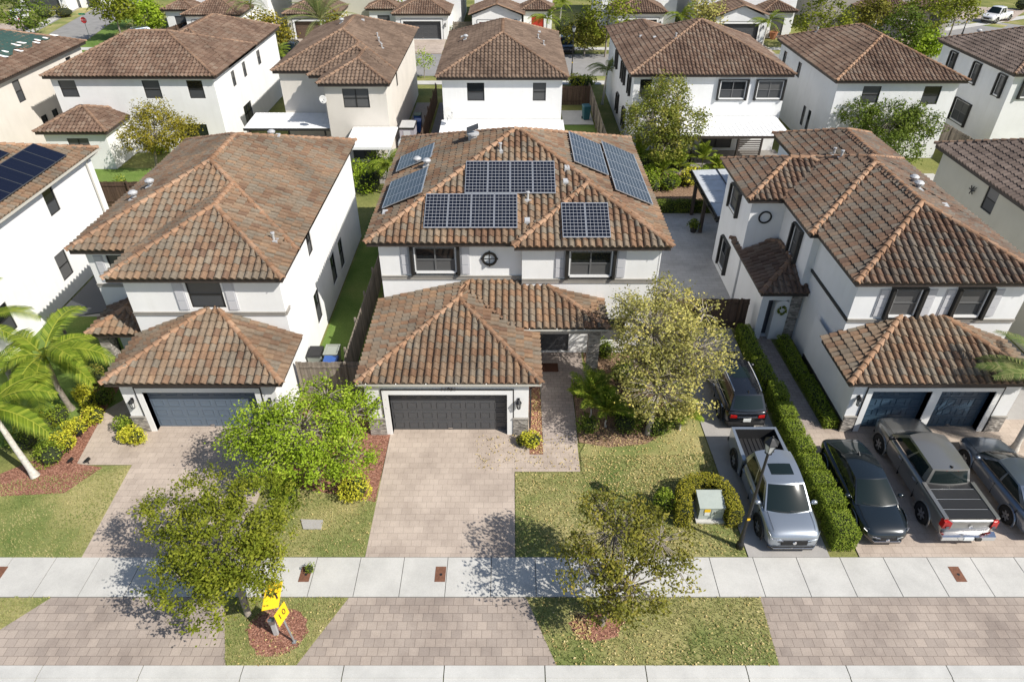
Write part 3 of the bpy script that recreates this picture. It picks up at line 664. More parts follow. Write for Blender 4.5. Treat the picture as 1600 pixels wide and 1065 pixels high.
h, Es = row2('plain white box shaped house straight behind the solar house, with a brown hip roof', [(-5.75,4.25,53.1,68.3,ZE,KR)], foot(-5.75,4.25,53.1,68.3),
    {0: [('plain',-3.44,-2.12,4.2,5.55),('plain',1.6,2.6,4.2,5.55)], 1: [('plain',60,61,4.2,5.4)]}, 'white', 'tileb', 'capb', (-.7,60,0), [(-3.9,61.6,'g'),(-4.3,63.2,'s'),(2.2,61.5,'p'),(2.6,60.0,'p'),(2.4,64.3,'s')])
h, Es = row2('white house with framed upstairs windows and white rear awning behind the rust tipped tree', [(9.0,21.6,53.9,66.6,ZE,KR),(9.0,14.8,58,70.5,ZE,KR)],
    [(9.4,54.3),(21.2,54.3),(21.2,66.2),(14.4,66.2),(14.4,70.1),(9.4,70.1)],
    {0: [('plain',9.9,10.8,4.25,5.6),('proud',16.05,18.15,4.15,5.5),('proud',18.95,21.0,4.15,5.5),('plain',11.6,13.4,.2,2.2),('plain',15.3,17.8,.2,2.2)],
     5: [('proud',55.6,56.3,4.1,5.4),('proud',58.6,59.3,4.1,5.4),('proud',59.8,60.5,4.1,5.4),('proud',63.6,64.3,4.1,5.4),('proud',57,57.8,1,2.4),('proud',61,61.8,1,2.4)]}, 'white2', 'tiler', 'capb', (15,60,0), [(11.0,62.4,'s'),(11.8,60.4,'s'),(13.0,58.0,'p')])
h, Es = row2('white house with two toned brown roof behind the small dark green yard tree', [(24.0,33.9,52.2,66.2,ZE,KR)], foot(24.0,33.9,52.2,66.2),
    {0: [('plain',26.4,27.75,4.3,5.55),('plain',31.0,32.3,4.2,5.55),('plain',27,28.6,.2,2.2)], 3: [('plain',60.2,61,4.1,5.3),('plain',56.0,56.6,1,2.6),('plain',57.2,57.8,1,2.6),('plain',64,64.8,4.2,5.3)]}, 'white2', 'tiler', 'cap', (29,60,0), [(26.4,63.5,'p')])
h, Es = row2('white house at the right edge with black framed side windows under dark brown tiles', [(38.3,52,54.0,65.6,ZE,KR)], foot(38.3,52,54.0,65.6),
    {3: [('proud',55.3,56.1,4.0,5.5),('proud',58.9,59.7,4.0,5.5),('proud',62.6,63.4,4.0,5.5),('proud',58.2,60.4,.7,2.4)], 0: [('proud',39.6,41.5,4.2,5.5)]}, 'white2', 'tileg', 'capb', (45,60,0), [(40.6,63.8,'g'),(42.0,56.6,'g'),(42.6,56.5,'g')])
BT = [(-52,-37.9,47,64.8,ZE,KR)]
h, Es = row2('beige house at the far left edge with a green tarp over its roof', BT, foot(-52,-37.9,47,64.8),
    {1: [('plain',61.6,62.4,4.0,5.4),('plain',53.9,54.8,3.9,5.5),('plain',55.6,56.4,.5,2.3),('plain',57.2,58.0,.5,2.3),('plain',49,50,.5,2.3)]}, 'beige', 'tiler', 'capb', (-45,56,0))
def tarpz(x, y): return hh(BT[0], x, y)+.13+.03*math.sin(x*2.1)*math.cos(y*1.7)
m = MB(); rows = []
for j in range(31):
    y = 48+j*.55; edge = -39.6+.25*math.sin(j*1.3); rows.append([(edge-i*.6, y if True else 0, tarpz(edge-i*.6, min(max(y, 47.3), 64.4))) for i in range(12)])
m.grid(rows); t = m.build('roof_tarp', M['tarp'], None, True); tag(t, 'faded green tarp spread over the tiled roof at the far left edge', 'tarp')
for k in range(16):
    y = 49.5+k*.9+U(-.25,.25); x = -39.7+U(-.35,.3); z = hh(BT[0], x, y)+.17; m = MB(); a = U(.2,.9); l = U(.35,.6)
    rr = []
    for q in range(7):
        t_ = q/6; rad = .13*math.sin(PI*(.12+.76*t_)); px_, py_ = x+(t_-.5)*l*math.cos(a)*1.3, y+(t_-.5)*l*math.sin(a)
        rr.append([(px_+rad*math.cos(2*PI*i/8)*math.sin(a), py_-rad*math.cos(2*PI*i/8)*math.cos(a), max(z-.05, hh(BT[0],px_,py_)+.16)+rad*.6*math.sin(2*PI*i/8)) for i in range(8)])
    m.grid(rr, closed=True); m.face(rr[0]); m.face(rr[-1]); o = m.build('sandbag', M['bag'], None, True); tag(o, 'white bag weighing down the edge of the green roof tarp', 'sandbag', 'sandbags along the green tarp')

# ---- third row, garages across the back street
def row3(label, xc, gw, Y0, wall, door, tile, gable=False, entry=0, gy=0, up=None):
    h = thing('house', label, 'house', (xc, Y0, 0)); w = MB(); E = Edge((xc-gw/2, Y0), (xc+gw/2, Y0))
    zt = 2.9; dw = gw*.36
    hl = [(gw/2-dw, gw/2+dw, 0, 2.15, .3)]; garage_door(h, E, gw/2-dw, gw/2+dw, 2.15, M[door], 6, 4); wall_edge(w, E, 0, zt, hl)
    for p0, p1 in (((xc-gw/2, Y0+7),(xc-gw/2, Y0)), ((xc+gw/2, Y0),(xc+gw/2, Y0+7))): wall_edge(w, Edge(p0, p1), 0, zt, [])
    lantern(h, E, .35, 1.8); lantern(h, E, gw-.35, 1.8)
    x0, x1 = (up if up else (xc-6.0, xc+5.5)); Y1 = Y0+5.5
    ring(h, w, [(x0,Y1),(x1,Y1),(x1,Y1+13),(x0,Y1+13)], 0, 5.9, {0: [('proud',xc-1.1,xc+1.1,4.3,5.6)] if not gable else [], 1: [('plain',Y1+3,Y1+4,4.2,5.4)], 3: [('plain',Y1+3,Y1+4,4.2,5.4),('plain',Y1+8,Y1+9,4.2,5.4)]})
    if gable:
        rz_ = 3.0+.36*(gw/2+.4); a, b = xc-gw/2-.4, xc+gw/2+.4; yb = Y1+.0
        polyroof(h, [[(a,yb,3.0),(a,Y0-.4,3.0),(xc,Y0-.4,rz_),(xc,yb,rz_)],[(b,Y0-.4,3.0),(b,yb,3.0),(xc,yb,rz_),(xc,Y0-.4,rz_)]], [((xc,Y0-.4,rz_),(xc,yb,rz_)),((a,Y0-.36,3.03),(xc,Y0-.36,rz_)),((b,Y0-.36,3.03),(xc,Y0-.36,rz_))], tile, 'capb')
        w.face([(xc-gw/2,Y0,zt),(xc+gw/2,Y0,zt),(xc,Y0,rz_-.18)])
    else: roof(h, [(xc-gw/2-.4, xc+gw/2+.4, Y0-.4, Y0+7.5, 3.05, .42)], tile, 'capb', PROFL)
    if entry:
        ex = xc+entry; roof(h, [(ex-2.2, ex+2.2, Y0+2.0, Y0+8, 3.2, .40)], tile, 'capb', PROFL)
        ring(h, w, [(ex-1.8,Y0+2.4),(ex+1.8,Y0+2.4),(ex+1.8,Y0+5.5),(ex-1.8,Y0+5.5)], 0, 3.05, {0: [('door',ex-.8,ex+.8,.05,2.4,'gdoor' if door != 'gdoorr' else 'gdoorr')]})
    w.build('wall', M[wall], h); roof(h, [(x0-.45, x1+.45, Y1-.45, Y1+13.4, ZE+.1, KR)], tile, 'capb', PROFL); return h
row3('house across the back street with dark garage door, directly behind the L shaped roof', -37.6, 6.6, 93.0, 'white', 'gdoor', 'tiler', False, -5.0)
row3('cream house across the back street with brown garage door behind the spiky palm', -25.2, 6.4, 93.5, 'cream', 'gdoorbr', 'tileb', False, 0, up=(-29,-17.5))
row3('white house across the back street with arched stone entry and dark garage door', -11.4, 6.6, 93.5, 'white', 'gdoor', 'tiler', False, -5.2, up=(-15.6,-6.8))
row3('white house across the back street with a gabled garage and bright red doors', -1.9, 6.2, 93.0, 'white', 'gdoorr', 'tiler', True, 5.2, up=(-4.9,5.3))
row3('house across the back street showing only a small pointed brown garage roof between trees', 16.4, 5.8, 94.5, 'white', 'gdoor', 'tiler', False, 0, up=(12,22))
row3('white gabled house across the back street with stone entry and leafy pots by the drive', 28.5, 6.4, 92.0, 'white2', 'gdoor', 'tiler', True, 5.4, up=(24,37))
row3('grey house across the back street standing taller with paired black shutters on its side', 48.5, 6.0, 94.0, 'greige', 'gdoor', 'tiler', False, 6.5, up=(41.5,56))
row3('white house far beyond the side road at the upper right corner', 88, 7, 116, 'white', 'gdoor', 'tiler', False, 0)
row3('white house far beyond the side road at the upper left corner', -70, 7, 112, 'white', 'gdoor', 'tiler', False, 6.0)
# ================================================================== GROUND
def sheet(name, poly, z, mat, kind='structure', th=0):
    m = MB()
    if th: m.prism(poly, z-th, z)
    else: m.face([(x, y, z) for x, y in poly])
    o = m.build(name, M[mat]); o['kind'] = kind; return o
def rect(x0,x1,y0,y1): return [(x0,y0),(x1,y0),(x1,y1),(x0,y1)]
sheet('ground', rect(-260,260,-20,340), -.03, 'soil')
sheet('road', rect(-60,60,-6,10.25), -.012, 'asph')
m = MB(); k = -60
while k < 60: m.box(k+.012, k+3.03, 10.62, 11.0, -.1, .03); m.box(k+.012, k+3.03, 10.2, 10.617, -.1, .004); k += 3.05
struct('kerb', m, M['curb'])
# pavement slabs
m = MB(); k = -40.34
while k < 42:
    m.box(k+.012, k+1.512, 13.36, 14.9, -.1, .012+U(-.002,.002)); k += 1.524
struct('pavement', m, M['walk'])
sheet('pavement_bed', rect(-60,60,13.33,14.92), -.004, 'seam')
def Gp(*px): return [G(x,y) for x, y in px]
Yk, Ya = 11.0, 13.33
def apron(x00, x01, x10, x11): return sheet('driveway_apron', [(x00,Yk),(x01,Yk),(x11,Ya),(x10,Ya)], .002, 'pavera')
apron(G(0,995)[0]-1.2, G(352,1040)[0], G(80,933)[0], G(350,933)[0])
apron(G(462,1040)[0], G(870,1040)[0], G(545,933)[0], G(822,933)[0])
apron(G(1218,1040)[0], 30, G(1187,930)[0], 30)
# driveways
sheet('driveway', [(-5.15,14.92),(.11,14.92),(.1,18.95),(2.72,18.95),(2.72,20.6),(1.3,20.6),(.75,20.2),(.75,22.1),(-5.15,22.1)], .004, 'paver')
sheet('front_walk', [(1.3,20.5),(2.74,20.5),(2.76,21.6),(2.76,24.4),(3.4,24.4),(3.4,26.9),(.75,26.9),(.75,24.2),(1.3,24.2)], .006, 'paverw')
sheet('driveway', Gp((127,871),(206,726),(117,726),(165,640)) + [(-15.9,25.5),(-14.8,25.5),(-14.8,22),(-9.7,22.0),(-9.7,14.92)], .004, 'paver')
sheet('driveway', [(8.3,14.92),(11.15,14.92),(11.3,29.0),(8.0,29.0)], .004, 'drivec')
sheet('driveway', [(12.2,14.92),(30,14.92),(30,22),(13.9,22),(13.9,21.4),(12.25,21.4)], .004, 'paver')
sheet('side_walk', [(12.25,21.4),(13.3,21.4),(13.05,28.2),(12.2,28.2)], .006, 'paverw')
sheet('patio', rect(6.6,16.0,29.0,42.5), .003, 'paverg')
# lawns
sheet('lawn', rect(-9.5,-7.2,24.2,43.5), .0, 'grassg'); sheet('lawn', [(.13,14.93),(8.25,14.93),(8.0,26.8),(6.0,26.8),(2.8,20.0),(2.8,18.9),(.13,18.9)], .002, 'grass'); sheet('lawn', [(-8.6,14.93),(-5.16,14.93),(-5.1,18.5),(-8.6,18.5)], .0, 'grass')
sheet('lawn', [(-26,14.93),G(127,871),G(206,726),(-16.9,19.2),(-18.5,18.2),(-26,18.2)], .0, 'grass')
for xs in ((-60, G(0,995)[0]-1.3),): sheet('verge', [(-60,Yk),(G(0,995)[0]-1.2,Yk),(G(80,933)[0],Ya),(-60,Ya)], .0, 'grass')
sheet('verge', [(G(352,1040)[0],Yk),(G(462,1040)[0],Yk),(G(545,933)[0],Ya),(G(350,933)[0],Ya)], .0, 'grass')
sheet('verge', [(G(870,1040)[0],Yk),(G(1218,1040)[0],Yk),(G(1187,930)[0],Ya),(G(822,933)[0],Ya)], .0, 'grass')
def blob(cx, cy, rx, ry, n=28, j=.12, z=.008, mat='mulch', name='mulch'):
    m = MB(); pts = []
    for k in range(n):
        t = 2*PI*k/n; r = 1+U(-j,j); pts.append((cx+rx*r*math.cos(t), cy+ry*r*math.sin(t)))
    m.face([(x,y,z) for x,y in pts]); o = m.build(name, M[mat]); o['kind'] = 'structure'; return o
blob(-7.45,12.15,.95,.85); blob(2.72,12.28,.82,.55, j=.2)
sheet('mulch', Gp((0,775),(100,770),(160,730),(120,724),(165,640),(190,600),(150,600),(100,700),(0,740)), .006, 'mulch')
sheet('mulch', [(-8.7,18.2),(-5.2,17.4),(-5.15,21.5),(-5.4,22.5),(-8.9,23.5),(-9.6,22),(-9.65,19)], .006, 'mulch')
sheet('mulch', [(.72,19.9),(1.28,19.9),(1.28,24.2),(.75,24.2)], .009, 'mulch')
sheet('mulch', [(2.8,20.6),(4,20.3),(5.6,20.5),(6.8,21.4),(7.4,23.5),(6.5,26.8),(3.5,26.8),(3.5,24.4),(2.8,24.4)], .006, 'mulchd')
sheet('back_street', rect(-120,150,76.5,86), -.01, 'asph')
sheet('pavement', rect(-120,150,73.2,74.6), .005, 'walk'); sheet('pavement', rect(-120,150,87.9,89.3), .005, 'walk')
for xs in ((-48,-31),(-26,-21.5),(-8,-3),(8,13.5),(20,38)): sheet('lawn', rect(xs[0],xs[1],74.7,76.3), .0, 'grass')
for xc, gw in ((-37.6,6),(-25.2,5.6),(-11.4,6),(-1.9,5.6),(16.4,5.4),(28.5,6),(48.5,6)): sheet('driveway', rect(xc-gw/2,xc+gw/2,86.05,93.4), .012, 'paver')
# side roads at both upper corners
def strip(name, pts, w, z, mat):
    a, b = Vector(pts[0]), Vector(pts[1]); d = (b-a).normalized(); q = Vector((-d.y, d.x))*w/2
    return sheet(name, [tuple(a-q),tuple(b-q),tuple(b+q),tuple(a+q)], z, mat)
strip('side_road', ((-56,78),(-66,135)), 8.5, -.006, 'asph'); strip('pavement', ((-63.5,92),(-70.5,135)), 1.5, .008, 'walk'); strip('pavement', ((-48.5,80),(-50.2,90)), 1.5, .008, 'walk')
sheet('side_road', Gp((1440,70),(1478,26),(1520,30),(1600,40),(1650,50),(1650,72),(1510,66)), .0, 'asph'); strip('pavement', ((62,86),(118,113.5)), 1.4, .008, 'walk'); strip('pavement', ((58,99),(100,121)), 1.4, .008, 'walk')
strip('lawn', ((-61.2,90),(-68,135)), 2.2, .004, 'grass'); strip('lawn', ((-50.5,80),(-56.5,112)), 2.4, .004, 'grassg')
sheet('lawn', Gp((1522,33),(1575,40),(1566,44),(1512,37)), .006, 'grass')
sheet('driveway', [(-74,96),(-65,96),(-66,103),(-75,103)], .014, 'paver'); sheet('driveway', [(62,106),(70,104.2),(78,113),(70,116)], .014, 'paver')
# back yards
sheet('lawn', rect(4.4,7.3,52,60.5), .004, 'grassg'); sheet('patio', rect(4.6,7.3,60.6,64.6), .008, 'walk')
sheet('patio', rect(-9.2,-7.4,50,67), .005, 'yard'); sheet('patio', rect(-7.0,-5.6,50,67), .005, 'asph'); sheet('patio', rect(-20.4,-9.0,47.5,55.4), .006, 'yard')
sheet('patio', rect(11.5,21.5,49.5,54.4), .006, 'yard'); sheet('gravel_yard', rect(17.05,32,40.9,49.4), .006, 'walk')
sheet('lawn', rect(-33,-22,44.2,50.5), .004, 'grassg'); sheet('patio', rect(-23.5,-19.5,30,43.0), .006, 'drivec'); sheet('side_yard', rect(21.4,25.1,20,44), .002, 'drivec')
sheet('gravel_bed', rect(6.6,17,43.3,44.2), .01, 'walk'); sheet('planting_bed', rect(5.5,17,44.2,49.4), .004, 'mulchd')
sheet('flower_bed', [(-26,20.5),(-17.2,20.2),(-16.2,25.5),(-17.5,30),(-24.2,30)], .003, 'grassg')
# grass blades on the near lawns and leaf litter
def inpoly(x, y, P):
    c = False; n = len(P)
    for i in range(n):
        a, b = P[i], P[(i+1)%n]
        if (a[1] > y) != (b[1] > y) and x < (b[0]-a[0])*(y-a[1])/(b[1]-a[1])+a[0]: c = not c
    return c
LAWNS = [([(.13,14.95),(8.2,14.95),(8.2,19.9),(2.8,19.8),(2.8,18.9),(.13,18.9)],9500),([(-8.6,14.93),(-5.2,14.93),(-5.15,17.6),(-8.6,18)],2600),([(-22,14.95),G(127,871),G(206,726),(-16.9,19),(-22,18)],4500),
  ([(G(352,1040)[0],Yk),(G(462,1040)[0],Yk),(G(545,933)[0],Ya),(G(350,933)[0],Ya)],2200),([(G(870,1040)[0],Yk),(G(1218,1040)[0],Yk),(G(1187,930)[0],Ya),(G(822,933)[0],Ya)],4600),([(-20,Yk),(G(0,995)[0]-1.2,Yk),(G(80,933)[0],Ya),(-20,Ya)],2200)]
m = MB(); lt = MB()
for P, n in LAWNS:
    x0, x1 = min(p[0] for p in P), max(p[0] for p in P); y0, y1 = min(p[1] for p in P), max(p[1] for p in P); k = 0
    while k < n:
        x, y = U(x0,x1), U(y0,y1)
        if not inpoly(x, y, P): k += .3; continue
        if ((x+7.45)/.9)**2+((y-12.15)/.8)**2 < 1 or ((x-2.72)/.8)**2+((y-12.28)/.5)**2 < 1: k += .3; continue
        k += 1; b = .5+.5*math.sin(x*1.7+2*math.sin(y*1.3))*math.cos(y*1.1)
        for q in range(3):
            t = U(0,2*PI); l = U(.03,.075); w_ = .012; dx, dy = math.cos(t), math.sin(t)
            m.face([(x-dy*w_,y+dx*w_,0),(x+dy*w_,y-dx*w_,0),(x+dx*l*.8,y+dy*l*.8,l)], 0, min(1,max(0,b*.6+U(-.1,.5))))
struct('grass', m, M['lf_blade'], 'stuff')
def litter(n, P, s=(.02,.05)):
    x0, x1 = min(p[0] for p in P), max(p[0] for p in P); y0, y1 = min(p[1] for p in P), max(p[1] for p in P)
    for _ in range(n):
        x, y = U(x0,x1), U(y0,y1)
        if not inpoly(x, y, P): continue
        t = U(0,2*PI); l = U(*s); w_ = l*.55; dx, dy = math.cos(t), math.sin(t); z = U(.03,.06)
        lt.face([(x-dx*l,y-dy*l,z),(x+dy*w_,y-dx*w_,z+U(0,.02)),(x+dx*l,y+dy*l,z),(x-dy*w_,y+dx*w_,z+U(0,.02))], 0, R())
litter(1500, LAWNS[0][0]); litter(1800, [(2.9,17.6),(8.0,17.0),(7.9,22.5),(6,22.5),(2.9,21)]); litter(500, LAWNS[4][0]); litter(160, LAWNS[1][0]); litter(180, LAWNS[3][0]); litter(300, rect(.8,1.28,19.9,24)); litter(300, rect(-1.5,2.7,19,21)); litter(200, rect(1.9,2.5,11.8,12.8))
struct('fallen_leaves', lt, M['lf_litter'], 'stuff')

# ================================================================== FENCES AND YARD STRUCTURES
def fence(label, pts, hgt=1.8, mat='fence', posts=True, group=None):
    f = thing('fence', label, 'fence', (pts[0][0], pts[0][1], 0), group); m = MB()
    for i in range(len(pts)-1):
        E = Edge(pts[i], pts[i+1]); u = 0
        while u < E.L-.05:
            w_ = min(.145, E.L-u); E.box(m, u, u+w_-.008, -.012, .012, .03, hgt+U(-.025,.02), 0, R()); u += .145
        for z in (.35, hgt-.3): E.box(m, 0, E.L, .013, .05, z, z+.08, 0, .4)
        u = .05
        while u < E.L: p = MB(); E.box(p, u, u+.09, .052, .14, 0, hgt+.08, 0, .6); p.build('post', M[mat], f); u += 2.4
    m.build('planks', M[mat], f); return f
fence('grey wooden fence between the solar house and its left neighbour, along the narrow grass strip', [(-7.35,44),(-7.45,24.1)])
fence('grey wooden gate fence in front of the bins beside the solar house', [(-9.55,23.75),(-7.45,23.75),(-6.05,23.75)])
fence('brown wooden fence closing the patio right of the solar house', [(6.6,28.9),(11.95,28.9)], 1.8, 'fenceb')
fence('weathered fence running beside the green yard strip behind the solar house', [(7.45,67),(7.45,52.5)])
fence('dark fence closing the far end of the green yard strip behind the plain white house', [(4.35,66.2),(7.4,66.2)], 1.8, 'fenceb')
fence('dark fence between the beige stucco house and the plain white box house', [(-7.2,67),(-7.2,49.5)], 1.8, 'fenceb')
fence('dark brown fence behind the left neighbour at the foot of the L roofed house', [(-28.5,43.6),(-19.2,43.6)], 1.8, 'fenceb')
fence('grey wood fence on the right between two white houses near the right edge', [(35.0,56.5),(35.4,49.5)], 2.0)
fence('low brown fence behind the right neighbour near the pale gravel yard', [(19,45),(25.2,45),(25.2,41.5)], 1.7, 'fenceb')
fence('small timber fence beside the dark garage across the back street', [(-7.6,95),(-5.1,95)], 1.8, 'fence')
fence('dark fence beside the tall grey house across the back street', [(37.5,93.5),(41.3,93.5)], 1.8, 'fence')
fence('brown fence panel in the gap beside the L roofed house near the side road', [(-43,90.5),(-41.5,97)], 1.8, 'fenceb')
def cover(label, x0, x1, y0, y1, z, posts, mat='alum', sl=.05, col='alum', beams=False):
    a = thing('patio_cover', label, 'patio cover', ((x0+x1)/2, y0, 0)); m = MB()
    m.hexa([(x0,y0,z-.10),(x1,y0,z-.10),(x1,y1,z-.10+sl*(y1-y0)),(x0,y1,z-.10+sl*(y1-y0)),(x0,y0,z),(x1,y0,z),(x1,y1,z+sl*(y1-y0)),(x0,y1,z+sl*(y1-y0))])
    n = int((x1-x0)/.35)
    for i in range(1, n): x = x0+(x1-x0)*i/n; m.hexa([(x-.012,y0,z+.001),(x+.012,y0,z+.001),(x+.012,y1,z+.001+sl*(y1-y0)),(x-.012,y1,z+.001+sl*(y1-y0)),(x-.012,y0,z+.02),(x+.012,y0,z+.02),(x+.012,y1,z+.02+sl*(y1-y0)),(x-.012,y1,z+.02+sl*(y1-y0))])
    m.build('roof_panel', M[mat], a); e = MB(); e.box(x0,x1,y0-.08,y0-.003,z-.16,z+.02); e.build('gutter', M['brownf' if beams else col], a)
    for px_ in posts: p = MB(); p.box(px_-.06,px_+.06,y0+.1,y0+.22,0,z-.11); p.build('post', M['dark' if beams else col], a)
    return a
cover('wide white flat patio cover behind the beige house, its left one', -20.6,-14.0,51.9,55.2,2.6,(-20.2,-17.2,-14.4), col='dark')
cover('small white flat patio cover jutting out behind the beige house, nearest the solar house', -12.1,-8.7,47.9,51.7,2.6,(-11.9,-8.9))
cover('long white patio cover across the rear wall of the plain white box house', -5.5,4.0,49.9,53.4,2.6,(-5.2,-1,3.8))
cover('white awning roof with dark posts behind the house with framed upstairs windows', 11.2,20.9,50.2,54.2,2.6,(13.6,17.0,20.6), beams=True)
a = thing('slatted_screen', 'dark slatted privacy screen under the white awning behind the patio', 'screen', (18.3,50,0)); m = MB()
for k in range(14): m.box(16.9,18.5,49.7,49.75,.3+k*.16,.38+k*.16)
m.build('slats', M['brownf'], a); p = MB(); p.box(16.78,16.9,49.66,49.8,0,2.6); p.build('post', M['brownf'], a); p = MB(); p.box(18.5,18.62,49.66,49.8,0,2.6); p.build('post', M['brownf'], a)
a = thing('slatted_screen', 'dark slatted screen right of the other one, half hidden by the stepped roof', 'screen', (20.5,49.5,0)); m = MB()
for k in range(14): m.box(19.9,21.4,49.2,49.25,.3+k*.16,.38+k*.16)
m.build('slats', M['brownf'], a); p = MB(); p.box(19.78,19.9,49.16,49.3,0,2.6); p.build('post', M['brownf'], a)
# glass roofed pergola on the shaded side of the right neighbour
a = thing('pergola', 'glass roofed pergola with dark posts against the right neighbour beside the grey patio', 'pergola', (13,40,0)); m = MB()
g = MB()
for i in range(4):
    y0, y1 = 36.8+i*1.75, 36.8+(i+1)*1.75-.05; g.hexa([(12.05,y0,2.52),(15.4,y0,2.66),(15.4,y1,2.66),(12.05,y1,2.52),(12.05,y0,2.55),(15.4,y0,2.69),(15.4,y1,2.69),(12.05,y1,2.55)])
g.build('glass_panel', M['poly'], a)
for y in (36.75,38.5,40.25,42.0,43.75): m.hexa([(11.9,y-.05,2.35),(15.4,y-.05,2.49),(15.4,y+.05,2.49),(11.9,y+.05,2.35),(11.9,y-.05,2.49),(15.4,y-.05,2.63),(15.4,y+.05,2.63),(11.9,y+.05,2.49)])
for x, z in ((12.02,2.56),(13.7,2.63),(15.36,2.70)): m.box(x-.03,x+.03,36.75,43.8,z,z+.05)
m.box(12.03,12.19,36.7,43.8,2.17,2.345); m.build('frame', M['dark'], a)
for y in (39.7,42.3): p = MB(); p.box(12.0,12.2,y-.1,y+.1,0,2.17); p.build('post', M['brownf'], a)
m = MB(); m.prism(rect(6.8,14.6,43.0,43.25),0,.35); o = m.build('low_wall', M['walk']); tag(o, 'low pale kerb wall edging the planting behind the grey patio', 'garden wall')

# ---- solar arrays
def array(label, P, cols, rows, pv, group='solar arrays on the middle house roof', frame='pvf', th=.04, gap=.012):
    """P: four 3D corners (front-left, front-right, rear-right, rear-left) of the array's plane"""
    P = [Vector(p) for p in P]; n = (P[1]-P[0]).cross(P[3]-P[0]).normalized(); base = (P[0]+P[1]+P[2]+P[3])/4
    a = thing('solar_array', label, 'solar panels', tuple(base), group)
    def at(s, t): return P[0]*(1-s)*(1-t)+P[1]*s*(1-t)+P[2]*s*t+P[3]*(1-s)*t
    for j in range(rows):
        for i in range(cols):
            s0, s1, t0, t1 = i/cols, (i+1)/cols, j/rows, (j+1)/rows
            q = [at(s0,t0),at(s1,t0),at(s1,t1),at(s0,t1)]; c_ = sum(q, Vector())/4; q = [c_+(x-c_)*(1-gap) for x in q]
            f = MB(); f.hexa([x-n*th for x in q]+list(q)); fo = f.build('solar_panel', M[frame], a); fo['_org'] = tuple(base)
            e = [c_+(x-c_)*.955+n*.003 for x in q]; g = MB(); g.face(e); go = g.build('cells', M[pv], fo)
            uv = go.data.uv_layers.new(name='UVMap')
            for k, w_ in enumerate(((0,0),(1,0),(1,1),(0,1))): uv.data[k].uv = w_
    r = MB()
    for t in (.25,.75): 
        p0, p1 = at(-.015,t)-n*(th+.04), at(1.015,t)-n*(th+.04); r.tube([p0,p1], .022, 6)
        for s in (.03,.35,.65,.97): q = at(s,t)-n*(th+.05); r.tube([q, q-n*.13], .02, 5)
    r.build('mounting_rail', M['galv'], a); return a
def roofplane(which, px, py, lift=.20):
    """photo pixel -> point on a plane of the middle house roof"""
    u = (px-800)/CF; v = (py-532.5)/CF; d = Vector((u, _c-v*_s, -(_s+v*_c))); o = Vector((0,0,CH))
    b = BL[1] if which == 'front2' else BL[0]
    nrm, p0 = {'front': (Vector((0,-KR,1)), Vector((0,b[2],ZE))), 'front2': (Vector((0,-KR,1)), Vector((0,b[2],ZE))), 'left': (Vector((-KR,0,1)), Vector((b[0],0,ZE))), 'right': (Vector((KR,0,1)), Vector((b[1],0,ZE)))}[which]
    p0 = p0+Vector((0,0,lift)); t = (p0-o).dot(nrm)/d.dot(nrm); return o+d*t
def fitarray(label, which, px, cols, rows, pv, lift=.2, axis='x'):
    q = [roofplane(which, x, y, lift) for x, y in px]      # FL FR RR RL
    if axis == 'x':
        xl = (q[0].x+q[3].x)/2; xr = (q[1].x+q[2].x)/2; yf = (q[0].y+q[1].y)/2; yr = (q[2].y+q[3].y)/2; zf = (q[0].z+q[1].z)/2; zr = (q[2].z+q[3].z)/2
        P = [(xl,yf,zf),(xr,yf,zf),(xr,yr,zr),(xl,yr,zr)]
    else:
        yf = (q[0].y+q[1].y)/2; yr = (q[2].y+q[3].y)/2; xl = (q[0].x+q[3].x)/2; xr = (q[1].x+q[2].x)/2; zl = (q[0].z+q[3].z)/2; zr = (q[1].z+q[2].z)/2
        P = [(xl,yf,zl),(xr,yf,zr),(xr,yr,zr),(xl,yr,zl)]
    return array(label, P, cols, rows, pv)
fitarray('row of four blue solar panels low on the front roof slope of the middle house', 'front', [(660,356),(808,356),(809,302),(667,302)], 4, 1, 'pv')
fitarray('row of four solar panels just above the lower row, nearest the roof peak', 'front', [(725,302),(868,302),(867,251),(729,251)], 4, 1, 'pv')
fitarray('pair of solar panels alone above the right upstairs window', 'front2', [(879,371),(955,371),(950,316),(877,316)], 2, 1, 'pv')
fitarray('stack of three tilted panels lower down on the left roof slope', 'left', [(597,323),(657,302),(670,261),(611,282)], 1, 3, 'pvs', .28, 'y')
fitarray('stack of two small tilted panels further back on the left roof slope', 'left', [(618,266),(672,247),(680,223),(627,243)], 1, 2, 'pvs', .28, 'y')
fitarray('long column of panels on the right roof slope nearer the peak', 'right', [(899,252),(952,273),(937,223),(887,206)], 1, 4, 'pvs', .26, 'y')
fitarray('long column of panels on the right roof slope nearer the eave', 'right', [(964,297),(1019,318),(992,241),(938,220)], 1, 5, 'pvs', .26, 'y')
b = BL2[0]
def l2(x, y): return (x, y, hh(b, x, y)+.22)
array('black panel block on the left edge roof, nearest the brown eave', [l2(-25.95,27.0),l2(-24.35,27.0),l2(-24.35,36.2),l2(-25.95,36.2)], 1, 9, 'pvk', 'black solar arrays on the left edge house', 'screen')
array('black panel block on the left edge roof, higher up and cut by the picture edge', [l2(-27.75,26.4),l2(-26.15,26.4),l2(-26.15,34.5),l2(-27.75,34.5)], 1, 8, 'pvk', 'black solar arrays on the left edge house', 'screen')
o = thing('attic_fan', 'small tilted solar attic fan near the peak on the left roof slope', 'attic fan', (-2.0,34.5,8.2)); z0 = hh(BL[0],-2.0,34.5)
m = MB(); m.lathe([(.25,-.1),(.25,.25),(.32,.27),(.32,.36),(0,.40)], (-2.0,34.5,z0), 14); m.build('fan_housing', M['lead'], o)
